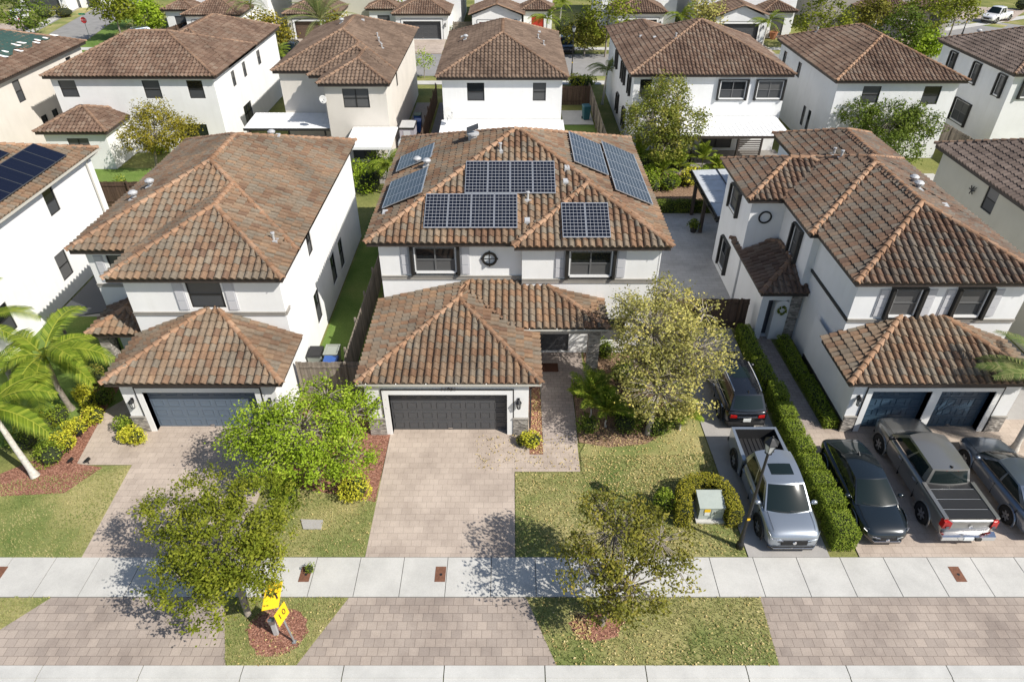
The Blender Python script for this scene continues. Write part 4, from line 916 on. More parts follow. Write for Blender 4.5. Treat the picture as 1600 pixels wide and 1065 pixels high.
m = MB(); m.hexa([(-2.3,34.28,z0+.42),(-1.7,34.35,z0+.62),(-1.73,34.78,z0+.72),(-2.33,34.7,z0+.52),(-2.3,34.28,z0+.46),(-1.7,34.35,z0+.66),(-1.73,34.78,z0+.76),(-2.33,34.7,z0+.56)]); m.build('solar_panel', M['screen'], o)

# ---- satellite dishes
def dish(label, p, r, aim, pole=.6, mount=None):
    d = thing('satellite_dish', label, 'satellite dish', p, 'satellite dishes on the houses'); m = MB(); ax = Vector(aim).normalized(); e = ax.cross(Vector((0,0,1))).normalized(); f = e.cross(ax)
    c_ = Vector(p)+Vector((0,0,pole)); rows = []
    for q in range(6):
        rr = r*q/5; dp = (q/5)**2*r*.28; rows.append([c_+ax*dp+e*rr*math.cos(2*PI*k/20)+f*rr*1.08*math.sin(2*PI*k/20) for k in range(20)])
    rows += [[x-ax*.02 for x in rows[-1]]]; m.grid(rows, closed=True); m.build('reflector', M['dish'], d, True)
    m = MB(); m.tube([Vector(p), c_-ax*.12, c_], .025, 8); m.tube([c_-f*r, c_+ax*r*1.1-f*r*.25], .013, 6); m.build('mast', M['lead'], d)
    m = MB(); q = c_+ax*r*1.1-f*r*.2; m.tube([q-ax*.06, q+ax*.07], [.05,.035], 8); m.build('receiver', M['dish'], d)
aim = (.45,-.6,.62)
dish('satellite dish on the beige wall left of the upstairs double window', (-14.05,51.5,4.6), .28, (.5,-.7,.4), .3)
dish('satellite dish resting low beside the small white patio cover', (-13.2,50.2,1.6), .42, (-.3,-.5,.8), .4)
dish('large satellite dish beside the white cover, directly behind the solar roof', (-7.9,49.2,1.9), .5, (-.3,-.75,.6), .5)
dish('thin satellite dish on a pole at the left corner of the plain white house', (-4.9,52.3,2.65), .42, (.7,-.5,.5), .95)
dish('white satellite dish peeking over the right neighbour roof in front of the yard tree', (23.6,49.6,2.0), .6, (-.1,-.55,.8), .6)
# ================================================================== PLANTS
def leafquad(m, p, l, w, a, nrm=None):
    t = Vector((U(-1,1),U(-1,1),U(-.6,.6))).normalized(); n = nrm or Vector((U(-1,1),U(-1,1),U(-.2,1.3)))
    b = t.cross(n); 
    if b.length < 1e-3: return
    b.normalize(); p = Vector(p)
    m.face([p-t*l*.5, p+b*w*.5+t*l*.05, p+t*l*.5, p-b*w*.5+t*l*.05], 0, a)
def tree(label, base, blobs, n, leaf, bark='bark', ls=.16, tr=.11, group=None, name='tree', cat='tree', clump=30, cs=.19, twigs=6, hollow=.38, lean=None, bv=.24, pl=.14, bare=()):
    """blobs: (dx, dy, z, rx, ry, rz) foliage masses around the trunk base"""
    t = thing(name, label, cat, (base[0], base[1], 0), group); B = Vector((base[0], base[1], 0)); tw = MB(); lf = MB()
    zc = min(b[2]-b[5] for b in blobs); zf = max(.5, zc+.35); cen = sum((Vector((b[0],b[1],b[2])) for b in blobs), Vector())/len(blobs)
    top = B+Vector((cen.x*.35, cen.y*.35, zf)); tw.tube([B, B.lerp(top,.5)+Vector((U(-.05,.05),U(-.05,.05),0)), top], [tr*1.25, tr, tr*.85], 9)
    vol = [b[3]*b[4]*b[5] for b in blobs]; sv = sum(vol)
    for b, v in zip(blobs, vol):
        c_ = B+Vector(b[:3]); mid = top.lerp(c_, .5)+Vector((0,0,-.1)); tw.tube([top, mid, c_], [tr*.7, tr*.5, tr*.25], 6)
        nc = max(3, int(n*v/sv/clump))
        for k in range(nc):
            d = Vector((U(-1,1),U(-1,1),U(-1,1)))
            while d.length > 1: d = Vector((U(-1,1),U(-1,1),U(-1,1)))
            d = d.normalized()*(hollow+(1-hollow)*d.length**.6)*U(.86,1.06)
            q = c_+Vector((d.x*b[3], d.y*b[4], d.z*b[5])); bright = U(-bv,bv); sc = U(.6,1.3)
            if k % twigs == 0:
                s = c_.lerp(q, .15); tw.tube([s, s.lerp(q,.5)+Vector((U(-.1,.1),U(-.1,.1),U(-.05,.1))), q+(q-c_)*.04], [tr*.22, tr*.14, tr*.05], 5, cap=False)
            for _ in range(int(clump*sc)):
                p = q+Vector((random.gauss(0,cs*sc),random.gauss(0,cs*sc),random.gauss(0,cs*sc*.75))); nrm_ = (p-q)+Vector((0,0,cs*.5)); nrm_ = nrm_.normalized()+(q-c_).normalized()*.5+Vector((U(-.7,.7),U(-.7,.7),U(-.4,.7))); leafquad(lf, p, ls*U(.7,1.3), ls*U(.45,.7), min(1,max(0,.45+bright+U(-pl,pl))), nrm_)
    for bx, by, bz, br, bn in bare:
        c_ = B+Vector((bx,by,bz)); s0 = top.lerp(c_, .55)
        for k in range(bn):
            d = Vector((U(-1,1),U(-1,1),U(-.7,1))).normalized(); e = c_+d*br*U(.6,1); m1 = s0.lerp(e,.45)+Vector((U(-.2,.2),U(-.2,.2),U(-.1,.15)))
            tw.tube([s0, m1, e], [tr*.16, tr*.11, tr*.04], 4, cap=False)
            for _ in range(2): tw.tube([m1.lerp(e,U(.2,.7)), e+Vector((U(-.35,.35),U(-.35,.35),U(-.2,.3)))], [tr*.07, tr*.03], 4, cap=False)
    tw.build('trunk', M[bark], t, True); lf.build('crown', M[leaf], t); return t
def shrub(label, c, r, n, leaf, ls=.09, name='shrub', cat='shrub', group=None, z=0, shell=True):
    s = thing(name, label, cat, (c[0], c[1], z), group); lf, st = MB(), MB(); rx, ry, rz = r; lob = [(U(-.5,.5)*rx, U(-.5,.5)*ry, U(.5,.75)*rz, U(.5,.75)) for _ in range(5)]+[(0,0,.55*rz,.8)]
    for k in range(n):
        o = random.choice(lob); d = Vector((random.gauss(0,1),random.gauss(0,1),random.gauss(0,1))).normalized()*U(.75,1.03)
        p = Vector((c[0]+o[0]+d.x*rx*o[3], c[1]+o[1]+d.y*ry*o[3], z+o[2]+d.z*rz*.55*o[3]/.7))
        if p.z < z+.03: p.z = z+U(.03,.1)
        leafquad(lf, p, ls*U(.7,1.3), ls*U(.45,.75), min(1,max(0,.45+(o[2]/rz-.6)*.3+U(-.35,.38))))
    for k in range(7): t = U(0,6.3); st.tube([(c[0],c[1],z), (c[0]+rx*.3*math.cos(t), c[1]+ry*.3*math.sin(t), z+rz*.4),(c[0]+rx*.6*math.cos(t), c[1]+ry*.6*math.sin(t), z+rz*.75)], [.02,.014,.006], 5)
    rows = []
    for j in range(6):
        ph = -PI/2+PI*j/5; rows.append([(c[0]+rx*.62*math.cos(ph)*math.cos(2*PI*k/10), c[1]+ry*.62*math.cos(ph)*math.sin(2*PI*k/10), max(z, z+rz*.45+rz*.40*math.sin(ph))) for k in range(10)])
    st.grid(rows, closed=True); st.build('dark_core', M['core'], s); lf.build('leaves', M[leaf], s); return s  # thin stems joined with a solid core coloured dark as inner shade
def hedge(label, segs, hgt, leaf, dens=420, ls=.07, group=None, name='hedge', jit=.05):
    """segs: list of (x0,x1,y0,y1) clipped boxes in one run"""
    s0 = segs[0]; h = thing(name, label, 'hedge', (s0[0], s0[2], 0), group); lf, co = MB(), MB()
    for x0,x1,y0,y1 in segs:
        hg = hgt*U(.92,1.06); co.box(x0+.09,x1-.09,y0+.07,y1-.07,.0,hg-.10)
        fs = [('t',(x1-x0)*(y1-y0)),('f',(x1-x0)*hg),('b',(x1-x0)*hg),('l',(y1-y0)*hg),('r',(y1-y0)*hg)]
        for f, ar in fs:
            for _ in range(int(ar*dens)):
                x, y, z = U(x0,x1), U(y0,y1), U(.04,hg); n = Vector((0,0,1))
                if f == 't': z = hg+U(-jit,jit*.8)
                elif f == 'f': y = y0+U(-jit,jit); n = Vector((0,-1,0))
                elif f == 'b': y = y1+U(-jit,jit); n = Vector((0,1,0))
                elif f == 'l': x = x0+U(-jit,jit); n = Vector((-1,0,0))
                else: x = x1+U(-jit,jit); n = Vector((1,0,0))
                # soften the clipped corners
                ex = min(x-x0, x1-x); ey = min(y-y0, y1-y)
                if f == 't' and min(ex, ey) < .08: z -= (.08-min(ex,ey))*.8
                n = (n+Vector((U(-.9,.9),U(-.9,.9),U(-.5,.9)))).normalized(); leafquad(lf, (x,y,z), ls*U(.7,1.35), ls*U(.45,.7), min(1,max(0,.5+U(-.4,.4))), n)
    co.build('dark_core', M['core'], h); lf.build('leaves', M[leaf], h); return h  # solid box only, coloured near-black for the shade behind the leaves
def frond_mb(ln, droop, rise, leaf_l, nl=26, w=.048, vee=.30):
    m = MB(); st = MB(); pts = []
    for i in range(9):
        t = i/8; pts.append(Vector((ln*t*(1-.12*t), 0, rise*ln*t-droop*ln*t*t)))
    st.tube(pts, [.028*(1-.8*i/8)+.004 for i in range(9)], 5, 0, .9)
    def at(t): k = min(7, int(t*8)); return pts[k].lerp(pts[k+1], t*8-k)
    for i in range(nl):
        t = .14+.86*i/(nl-1); p = at(t); d = (at(min(1,t+.02))-at(max(0,t-.02))).normalized(); l = leaf_l*(.55+.9*t*(1-t)*2-.25*t)*U(.9,1.08)
        for sg in (-1, 1):
            o = (Vector((0,sg,0))*.82+d*.55+Vector((0,0,vee-.25*t))).normalized(); mid = p+o*l*.55; e = p+o*l+Vector((0,0,-l*.34)); q = d*w*.5; a = min(1,max(0,.5+U(-.3,.35)))
            m.face([p-q, mid-q*1.1, mid+q*1.1, p+q], 0, a); m.face([mid-q*1.1, e, mid+q*1.1], 0, a)
    return m, st
def palm(label, base, top, n, ln, leaf='lf_palm', bark='barkw', tr=.11, group=None, leaf_l=.55, nl=24, seed=1, droop=.62, trunk=True, elev=(.15,1.0), white=False):
    t = thing('palm_tree', label, 'palm', (base[0], base[1], 0), group); B = Vector((base[0],base[1],0)); T = Vector(top); m = MB()
    mid = B.lerp(T, .5)+Vector((U(-.08,.08),U(-.08,.08),0)); pts = [B, B.lerp(mid,.25), mid, mid.lerp(T,.5), T]; m.tube(pts, [tr*1.7, tr*1.15, tr, tr*.95, tr*.8], 10)
    m.tube([T, T+(T-B).normalized()*.55], [tr*.8, tr*.45], 9, 1); m.build('trunk', [M[bark], M['lf_palm']], t, True)
    Tt = T+(T-B).normalized()*.45
    meshes = []
    for q in range(3):
        fm, st = frond_mb(ln*(.92+.08*q), droop*(.85+.15*q), .5+.25*(q-1), leaf_l, nl); n0 = len(fm.f); fm.v += []; k = len(fm.v); fm.v += st.v; fm.f += [tuple(i+k for i in f) for f in st.f]; fm.m += [0]*len(st.f); fm.a += [.85]*len(st.f); meshes.append(fm)
    src = [x.build('frond', M[leaf], t) for x in meshes]
    # local frond meshes: undo the origin shift
    for s_ in src:
        for v in s_.data.vertices: v.co += Vector(t['_org'])
    for i in range(n):
        o = src[i % 3] if i < 3 else src[i % 3].copy()
        if i >= 3: C.objects.link(o); o.parent = t
        e = elev[0]+(elev[1]-elev[0])*((i*7) % n)/max(1,n-1); o.location = Tt-Vector(t['_org']); o.rotation_euler = (U(-.15,.15), .45-e*1.15, 2.399*i+U(-.2,.2)); s = U(.85,1.1); o.scale = (s,s,s)
    return t
def rel(base, px, py, h):
    x, y = G(px, py, h); return (x-base[0], y-base[1], h)
# --- the four front trees
b = (-8.55, 12.7)
tree('bushy olive green street tree at the lower left, in front of the left driveway', b, [(*rel(b,345,850,3.2),1.6,1.5,1.3),(*rel(b,405,790,3.3),1.15,1.1,.9),(*rel(b,262,805,3.2),1.0,.9,.7),(*rel(b,285,905,2.8),1.0,.95,.9),(*rel(b,385,890,2.9),1.05,1.0,.95),(*rel(b,330,770,3.5),1.1,1.0,.7),(*rel(b,225,800,3.1),.5,.45,.3),(*rel(b,440,850,2.9),.6,.6,.5),(*rel(b,320,955,2.3),.7,.6,.5)], 22000, 'lf_olive', ls=.105, tr=.09, cs=.145, clump=52, bv=.28, hollow=.5)
b = (2.87, 12.37)
tree('sparse dusty street tree at the lower middle, rising from a ring of red mulch', b, [(*rel(b,960,830,3.2),1.4,1.3,1.1),(*rel(b,1030,845,3.0),1.1,1.1,.8),(*rel(b,915,885,2.7),1.0,1.0,.8),(*rel(b,985,915,2.2),1.25,1.2,.8),(*rel(b,940,795,3.4),.8,.7,.6),(*rel(b,1060,890,2.4),.7,.7,.5),(*rel(b,950,940,1.6),.9,.8,.5)], 10000, 'lf_dusty', ls=.11, tr=.08, cs=.15, clump=34, twigs=1, bv=.30, hollow=.4)
b = (5.75, 21.1)
tree('yellowing thin leaved tree with bare twigs between the front porch and the black car', b, [(*rel(b,1020,520,4.3),1.7,1.6,1.5),(*rel(b,1085,545,4.0),1.5,1.4,1.2),(*rel(b,985,490,4.3),1.0,.9,.9),(*rel(b,1045,462,4.8),1.1,1.0,.9),(*rel(b,1030,610,2.9),1.6,1.4,1.0),(*rel(b,1100,490,4.3),.8,.8,.7),(*rel(b,1000,570,3.3),1.1,1.0,.9),(*rel(b,1080,630,2.4),.9,.8,.6),(*rel(b,1130,520,3.9),.45,.45,.35)], 16500, 'lf_yellow', 'barkt', ls=.125, tr=.12, cs=.18, clump=30, twigs=1, bv=.28, hollow=.45, bare=((*rel(b,1090,560,3.9),1.3,60),(*rel(b,1050,590,3.4),1.2,40)))
b = (-8.7, 19.4)
tree('bright lime green tree spreading over the left driveway beside the charcoal garage', b, [(*rel(b,470,670,2.9),1.7,1.5,1.0),(*rel(b,405,665,2.7),1.2,1.2,.8),(*rel(b,545,645,2.7),1.1,1.1,.8),(*rel(b,510,618,3.2),1.1,.9,.6),(*rel(b,430,715,2.3),1.1,1.0,.7),(*rel(b,545,705,2.2),1.1,1.0,.8),(*rel(b,365,690,2.5),.6,.55,.4),(*rel(b,400,735,1.8),.7,.6,.5),(*rel(b,500,730,1.9),.9,.8,.6)], 20000, 'lf_bright', ls=.115, tr=.09, cs=.17, clump=42, twigs=1, bv=.30, hollow=.5)
# --- back yard trees
b = G(245,262,0); tree('olive gold tree in the yard behind the left neighbour', b, [(*rel(b,245,200,3.2),2.0,1.8,1.7),(*rel(b,215,215,2.8),1.3,1.2,1.1),(*rel(b,280,205,2.8),1.4,1.3,1.2),(*rel(b,240,175,4.2),1.3,1.2,1.0)], 8000, 'lf_ochre', ls=.17, tr=.09, cs=.22)
b = G(1028,258,0); tree('rust tipped dark tree in front of the framed upstairs windows house', b, [(*rel(b,1040,150,5.2),1.7,1.6,1.5),(*rel(b,1020,190,3.8),2.3,2.0,1.6),(*rel(b,1070,195,3.8),1.7,1.6,1.4),(*rel(b,1045,130,5.6),1.1,1.0,.9),(*rel(b,1040,230,2.6),1.4,1.3,1.0)], 15000, 'lf_red', ls=.17, tr=.10, cs=.22)
b = G(1388,268,0); tree('small leaning dark green tree in the yard between the right neighbours', b, [(*rel(b,1390,190,3.4),2.1,1.8,1.5),(*rel(b,1342,178,3.8),1.5,1.3,.9),(*rel(b,1435,190,3.4),1.6,1.5,1.2),(*rel(b,1405,232,2.4),1.7,1.5,1.1)], 13500, 'lf_dark', ls=.17, tr=.09, cs=.22)
# --- far trees
FAR = [(175,8,4.2,2.3,'lf_olive','young street tree with a thin pale trunk by the side road at the upper left'),(25,14,3.5,3.4,'lf_dark','dark green tree at the very top left corner'),(232,25,2.4,2.0,'lf_bright','vivid green small tree left of the pointed dark garage'),(415,45,2.6,2.6,'lf_ochre','golden brown tree beside the tip of the L shaped roof'),
 (527,48,3.0,2.1,'lf_ochre','olive bush tree under the spiky palm'),(950,25,4.4,3.2,'lf_olive','large olive tree in the middle of the back street'),(915,50,2.6,2.2,'lf_dusty','grey brown tree beside the lamp on the back street'),(1105,20,3.2,2.4,'lf_yellow','pale thin tree before the gabled house with pots'),(1290,28,3.5,3.2,'lf_olive','broad olive tree in front of the tall grey house'),(1410,50,3.0,3.0,'lf_dark','dense green tree behind the two toned roof'),(1440,25,4.2,3.4,'lf_olive','tall brownish tree at the upper right near the side road'),(1365,20,3.0,2.2,'lf_dusty','thin tree beside the small stone entry at the upper right'),(1450,70,1.8,1.7,'lf_bright','light green bushy tree in the gap beside the dark brown roof'),(1500,8,4,2.6,'lf_olive','street tree beyond the side road left of the white pickup'),(615,5,3,2,'lf_dark','dark tree between two houses at the top'),(205,2,3.5,2.4,'lf_bright','green tree at the top behind the side road')]
for px_, py_, hz, r, lf_, lb in FAR:
    x, y = G(px_, py_, hz); b = (x, y); tree(lb, b, [(0,0,hz,r,r*.9,r*.75),(r*.5,.2,hz-.4,r*.6,r*.6,r*.5),(-r*.5,-.1,hz-.2,r*.65,r*.6,r*.5),(.1,-.3,hz+r*.5,r*.6,r*.55,r*.45)], 2200, lf_, ls=.34, tr=.10, cs=.38, clump=18, group='trees along the back street')
b = G(663,122,0); tree('young lime sapling on the verge behind the beige house', b, [(0,0,2.0,.9,.9,.8),(.5,0,1.6,.6,.6,.5)], 420, 'lf_bright', ls=.2, tr=.04, cs=.22, clump=12)
# --- palms
palm('small feather palm cut by the left picture edge behind the two tall ones', (-23.2,24.6), (-23.0,24.3,2.9), 13, 2.4, bark='bark', leaf_l=.7, nl=30, droop=.62)
palm('feather palm with a white based trunk at the left edge', (-18.85,18.7), (-19.5,19.15,2.7), 13, 2.45, seed=2, leaf_l=.78, nl=34, droop=.62)
palm('taller feather palm with a leaning grey trunk on the left front lawn', (-19.5,22.65), (-19.3,22.4,2.8), 14, 2.6, bark='bark', leaf_l=.80, nl=36, droop=.62)
palm('feather palm whose fronds hang in at the right edge over the driveway', (20.75,20.2), (20.45,20.0,3.0), 17, 3.0, 'lf_palmd', leaf_l=.66, nl=36)
for q, (px_, py_, h_, ln, lb) in enumerate([(500,30,5.0,4.6,'spiky blue green date palm rising behind the beige house'),]):
    x, y = G(px_,py_,h_); palm(lb, (x,y), (x,y,h_-.4), 34, ln, 'lf_palmd', leaf_l=.65, nl=26, elev=(.0,1.5), droop=.35)
for px_, py_, h_, ln, lb in [(852,32,3.6,2.6,'palm clump left of the red doors across the back street'),(1062,28,2.8,2.3,'small palm beside the pale thin tree across the back street'),(1197,38,2.8,2.4,'small palm in front of the tall grey house wall'),(430,88,2.2,1.9,'bright green palm between the L roofed and the beige house'),(875,8,3.0,2.0,'palm behind the red doored house'),(945,112,3.0,2.2,'dark palm hanging fronds beside the framed window house'),(388,10,4.2,3.4,'palm beside the tip of the L roof across the back street'),(600,262,2.0,1.5,'small palm behind the solar house beside the small white cover')]:
    x, y = G(px_,py_,h_); palm(lb, (x,y), (x+.2,y,h_-.3), 19, ln, 'lf_palm' if px_ not in (945,388) else 'lf_palmd', leaf_l=.6, nl=20, tr=.09, group='palms beyond the front row')
for i, (px_, py_, h_, ln, lb) in enumerate([(1035,272,1.2,1.5,'yellow green areca palm at the left of the planting behind the grey patio'),(1062,262,1.4,1.6,'areca palm in the middle of the planting behind the grey patio'),(1098,252,1.3,1.5,'areca palm behind the glass pergola'),(1120,268,.9,1.2,'low yellow palm at the pergola corner'),(925,628,1.5,1.6,'areca palm beside the stone porch column'),(948,648,1.1,1.3,'low feathery palm in front of the other one by the porch walk'),(1065,655,1.0,1.1,'small yellow palm at the lawn edge below the yellowing tree')]):
    x, y = G(px_,py_,h_*.6); palm(lb, (x,y), (x,y,h_*.35), 15, ln, 'lf_palm', leaf_l=.42, nl=18, tr=.04, droop=.5, elev=(.4,1.7), group='small palms in planting beds')
for px_, py_, r, h_, lf_, lb in [(1045,285,.9,1.0,'lf_palm','yellow green bush in front of the areca palms behind the patio'),(1075,278,1.0,1.1,'lf_gold','golden bush in the middle of the planting behind the patio'),(1012,275,.9,1.3,'lf_bright','lime bush at the left end of the planting behind the patio'),(1108,275,.8,1.0,'lf_hedge','green bush behind the pergola corner'),(1060,250,1.2,1.4,'lf_dark','dark bush behind the areca palms near the rust tipped tree'),(1125,258,.9,1.0,'lf_gold','golden bush left of the slatted screen'),(1000,300,.8,1.1,'lf_hedge','green bush next to the right solar columns')]:
    x, y = G(px_,py_,h_*.5); shrub(lb, (x,y), (r,r,h_), 900, lf_, .15)
x, y = G(1000,235,1.2); pl = thing('banana_plant', 'broad leaved banana plant between the right solar columns and the red tipped tree', 'banana plant', (x,y,0)); m = MB(); st = MB()
for k in range(8):
    t = k*.8; e = .5+.3*(k%3); l = 1.7; rows = []
    for j in range(7):
        s = j/6; c_ = Vector((x+math.cos(t)*l*s*.8, y+math.sin(t)*l*s*.8, .8+l*s*e-s*s*.7)); wd = .28*math.sin(PI*(.08+.9*s)); sd = Vector((-math.sin(t),math.cos(t),0)); rows.append([c_-sd*wd+Vector((0,0,.06)), c_, c_+sd*wd+Vector((0,0,.06))])
    m.grid(rows, a=U(.3,.8))
st.tube([(x,y,0),(x,y,1.0)], [.14,.1], 8); st.build('stem', M['lf_palm'], pl); m.build('leaves', M['lf_palm'], pl, True)
# --- shrubs and hedges, front
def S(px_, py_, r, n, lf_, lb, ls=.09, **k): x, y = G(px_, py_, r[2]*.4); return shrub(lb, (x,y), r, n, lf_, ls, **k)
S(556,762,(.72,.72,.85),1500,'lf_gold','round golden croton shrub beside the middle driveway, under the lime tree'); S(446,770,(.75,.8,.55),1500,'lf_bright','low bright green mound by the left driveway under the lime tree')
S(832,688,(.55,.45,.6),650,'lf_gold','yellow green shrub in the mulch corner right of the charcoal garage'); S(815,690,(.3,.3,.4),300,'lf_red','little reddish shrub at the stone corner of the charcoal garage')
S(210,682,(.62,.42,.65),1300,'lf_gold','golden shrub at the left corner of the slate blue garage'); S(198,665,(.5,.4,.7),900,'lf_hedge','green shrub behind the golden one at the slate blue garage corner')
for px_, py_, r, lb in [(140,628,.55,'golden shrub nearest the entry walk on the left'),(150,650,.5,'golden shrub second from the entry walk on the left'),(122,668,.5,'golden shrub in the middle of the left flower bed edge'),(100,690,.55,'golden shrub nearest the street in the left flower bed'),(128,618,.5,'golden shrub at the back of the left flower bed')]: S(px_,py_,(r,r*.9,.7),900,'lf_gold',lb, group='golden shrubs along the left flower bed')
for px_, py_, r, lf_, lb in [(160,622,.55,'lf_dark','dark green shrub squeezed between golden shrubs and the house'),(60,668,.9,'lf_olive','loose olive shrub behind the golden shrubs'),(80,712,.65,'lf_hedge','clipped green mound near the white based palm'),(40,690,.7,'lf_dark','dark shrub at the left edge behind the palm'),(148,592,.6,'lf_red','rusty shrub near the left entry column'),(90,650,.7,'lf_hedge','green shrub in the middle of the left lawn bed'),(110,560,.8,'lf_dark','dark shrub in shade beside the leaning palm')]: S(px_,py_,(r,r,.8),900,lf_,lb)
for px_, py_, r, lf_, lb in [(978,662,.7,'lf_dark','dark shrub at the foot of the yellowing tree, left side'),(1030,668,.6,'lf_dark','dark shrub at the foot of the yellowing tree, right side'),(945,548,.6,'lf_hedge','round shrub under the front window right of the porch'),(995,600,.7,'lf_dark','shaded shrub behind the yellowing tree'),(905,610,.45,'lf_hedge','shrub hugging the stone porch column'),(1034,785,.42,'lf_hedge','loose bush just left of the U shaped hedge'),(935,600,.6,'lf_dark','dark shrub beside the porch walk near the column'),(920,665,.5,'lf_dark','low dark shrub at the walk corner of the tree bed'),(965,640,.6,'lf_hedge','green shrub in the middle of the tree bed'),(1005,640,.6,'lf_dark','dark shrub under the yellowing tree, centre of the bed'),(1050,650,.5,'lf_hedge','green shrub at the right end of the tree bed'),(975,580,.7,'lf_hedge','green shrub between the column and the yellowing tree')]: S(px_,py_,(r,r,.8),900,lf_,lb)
def path_hedge(label, pts, hw, hgt, leaf, n, ls):
    h = thing('hedge', label, 'hedge', (pts[0][0], pts[0][1], 0)); P = [Vector((x,y,0)) for x,y in pts]; Ls = [(P[i+1]-P[i]).length for i in range(len(P)-1)]; T = sum(Ls); lf, co = MB(), MB()
    def at(d):
        for i, l in enumerate(Ls):
            if d <= l or i == len(Ls)-1: t = (P[i+1]-P[i])/l; return P[i]+t*d, t
            d -= l
    rows = []
    for k in range(25):
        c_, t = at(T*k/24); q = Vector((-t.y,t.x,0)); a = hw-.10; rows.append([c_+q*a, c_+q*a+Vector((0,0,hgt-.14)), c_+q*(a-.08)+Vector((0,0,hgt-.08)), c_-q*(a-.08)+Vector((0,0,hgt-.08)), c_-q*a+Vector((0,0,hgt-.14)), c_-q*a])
    co.grid(rows); co.face(rows[0]); co.face(list(reversed(rows[-1]))); co.build('dark_core', M['core'], h)  # solid filling without stems, its dark colour imitates inner shade
    for k in range(n):
        c_, t = at(U(0,T)); q = Vector((-t.y,t.x,0)); g = R(); up = Vector((0,0,1))
        if g < .42: s = U(-hw,hw); e = max(0,(abs(s)-hw+.12)); p = c_+q*s+up*(hgt-e*.8+U(-.05,.04)); nn_ = up
        elif g < .92: sg = random.choice((-1,1)); p = c_+q*sg*(hw+U(-.05,.04))+up*U(.05,hgt-.06); nn_ = q*sg
        else: e = random.choice((0,1)); c2, t2 = at(T*e); p = c2+t2*(.04 if e else -.04)+Vector((-t2.y,t2.x,0))*U(-hw,hw)+up*U(.05,hgt-.05); nn_ = t2*(1 if e else -1)
        leafquad(lf, p, ls*U(.7,1.35), ls*U(.45,.7), min(1,max(0,.5+U(-.42,.42))), (nn_+Vector((U(-.9,.9),U(-.9,.9),U(-.5,.9)))).normalized())
    lf.build('leaves', M[leaf], h)
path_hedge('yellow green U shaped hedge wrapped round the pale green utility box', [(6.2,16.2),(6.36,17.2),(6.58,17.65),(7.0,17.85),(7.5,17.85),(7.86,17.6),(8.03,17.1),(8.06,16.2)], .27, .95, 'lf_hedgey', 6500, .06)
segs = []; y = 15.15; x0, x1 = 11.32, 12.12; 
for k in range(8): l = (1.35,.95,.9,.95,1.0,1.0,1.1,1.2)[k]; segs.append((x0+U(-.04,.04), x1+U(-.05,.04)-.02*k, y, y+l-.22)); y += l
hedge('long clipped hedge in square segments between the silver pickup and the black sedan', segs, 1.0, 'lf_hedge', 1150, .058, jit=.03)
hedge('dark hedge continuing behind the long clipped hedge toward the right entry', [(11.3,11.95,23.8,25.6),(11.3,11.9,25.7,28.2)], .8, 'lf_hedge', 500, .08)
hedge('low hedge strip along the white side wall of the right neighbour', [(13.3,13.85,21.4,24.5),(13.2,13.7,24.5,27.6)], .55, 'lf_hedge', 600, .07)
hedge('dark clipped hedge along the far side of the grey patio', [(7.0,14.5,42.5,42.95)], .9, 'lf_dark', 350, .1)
for px_, py_, r, h_, lf_, lb in [(578,285,1.2,1.7,'lf_bright','bright bushy shrub left of the solar house roof'),(590,262,1.1,1.9,'lf_hedge','green bush behind the bright shrub and the small white cover'),(565,270,1.0,1.5,'lf_bright','lime bush at the corner of the small white cover'),(1018,290,.9,1.2,'lf_hedge','bush right of the solar columns'),(1010,262,.9,1.6,'lf_dark','dark bush under the red tipped tree'),(900,128,1.1,1.1,'lf_gold','clipped yellow shrub at the head of the green yard strip'),(918,130,.9,1.0,'lf_hedge','clipped green shrub at the head of the green yard strip'),(935,62,1.5,1.4,'lf_gold','yellow shrub beside the back street lamp'),(905,55,1.5,1.5,'lf_dark','dark shrub behind the back street lamp'),(880,42,1.8,2.0,'lf_dark','dark bush left of the back street lamp'),(70,22,1.6,1.3,'lf_hedge','clipped hedge mound by the side road at the top left'),(100,20,1.8,1.4,'lf_dusty','brownish hedge by the far left drive'),(48,38,1.5,1.3,'lf_hedge','hedge beside the parked car under the top left tree'),(1585,212,1.4,1.9,'lf_bright','bright bush at the right edge before the dark framed house'),(1182,42,.9,1.2,'lf_dark','dark bush by the stone entry across the back street'),(715,48,1.2,1.3,'lf_hedge','clipped bush beside the gabled red garage'),(1420,85,1.4,1.4,'lf_hedge','bush behind the two toned roof'),(320,75,.8,.8,'lf_gold','small bush beside the drive behind the L roof'),(250,232,1.1,.6,'lf_bright','low bright ground bush under the olive gold tree'),(1598,8,1.6,1.6,'lf_dark','dark shrub at the top right corner')]:
    S(px_,py_,(r,r,h_),700,lf_,lb,.16)
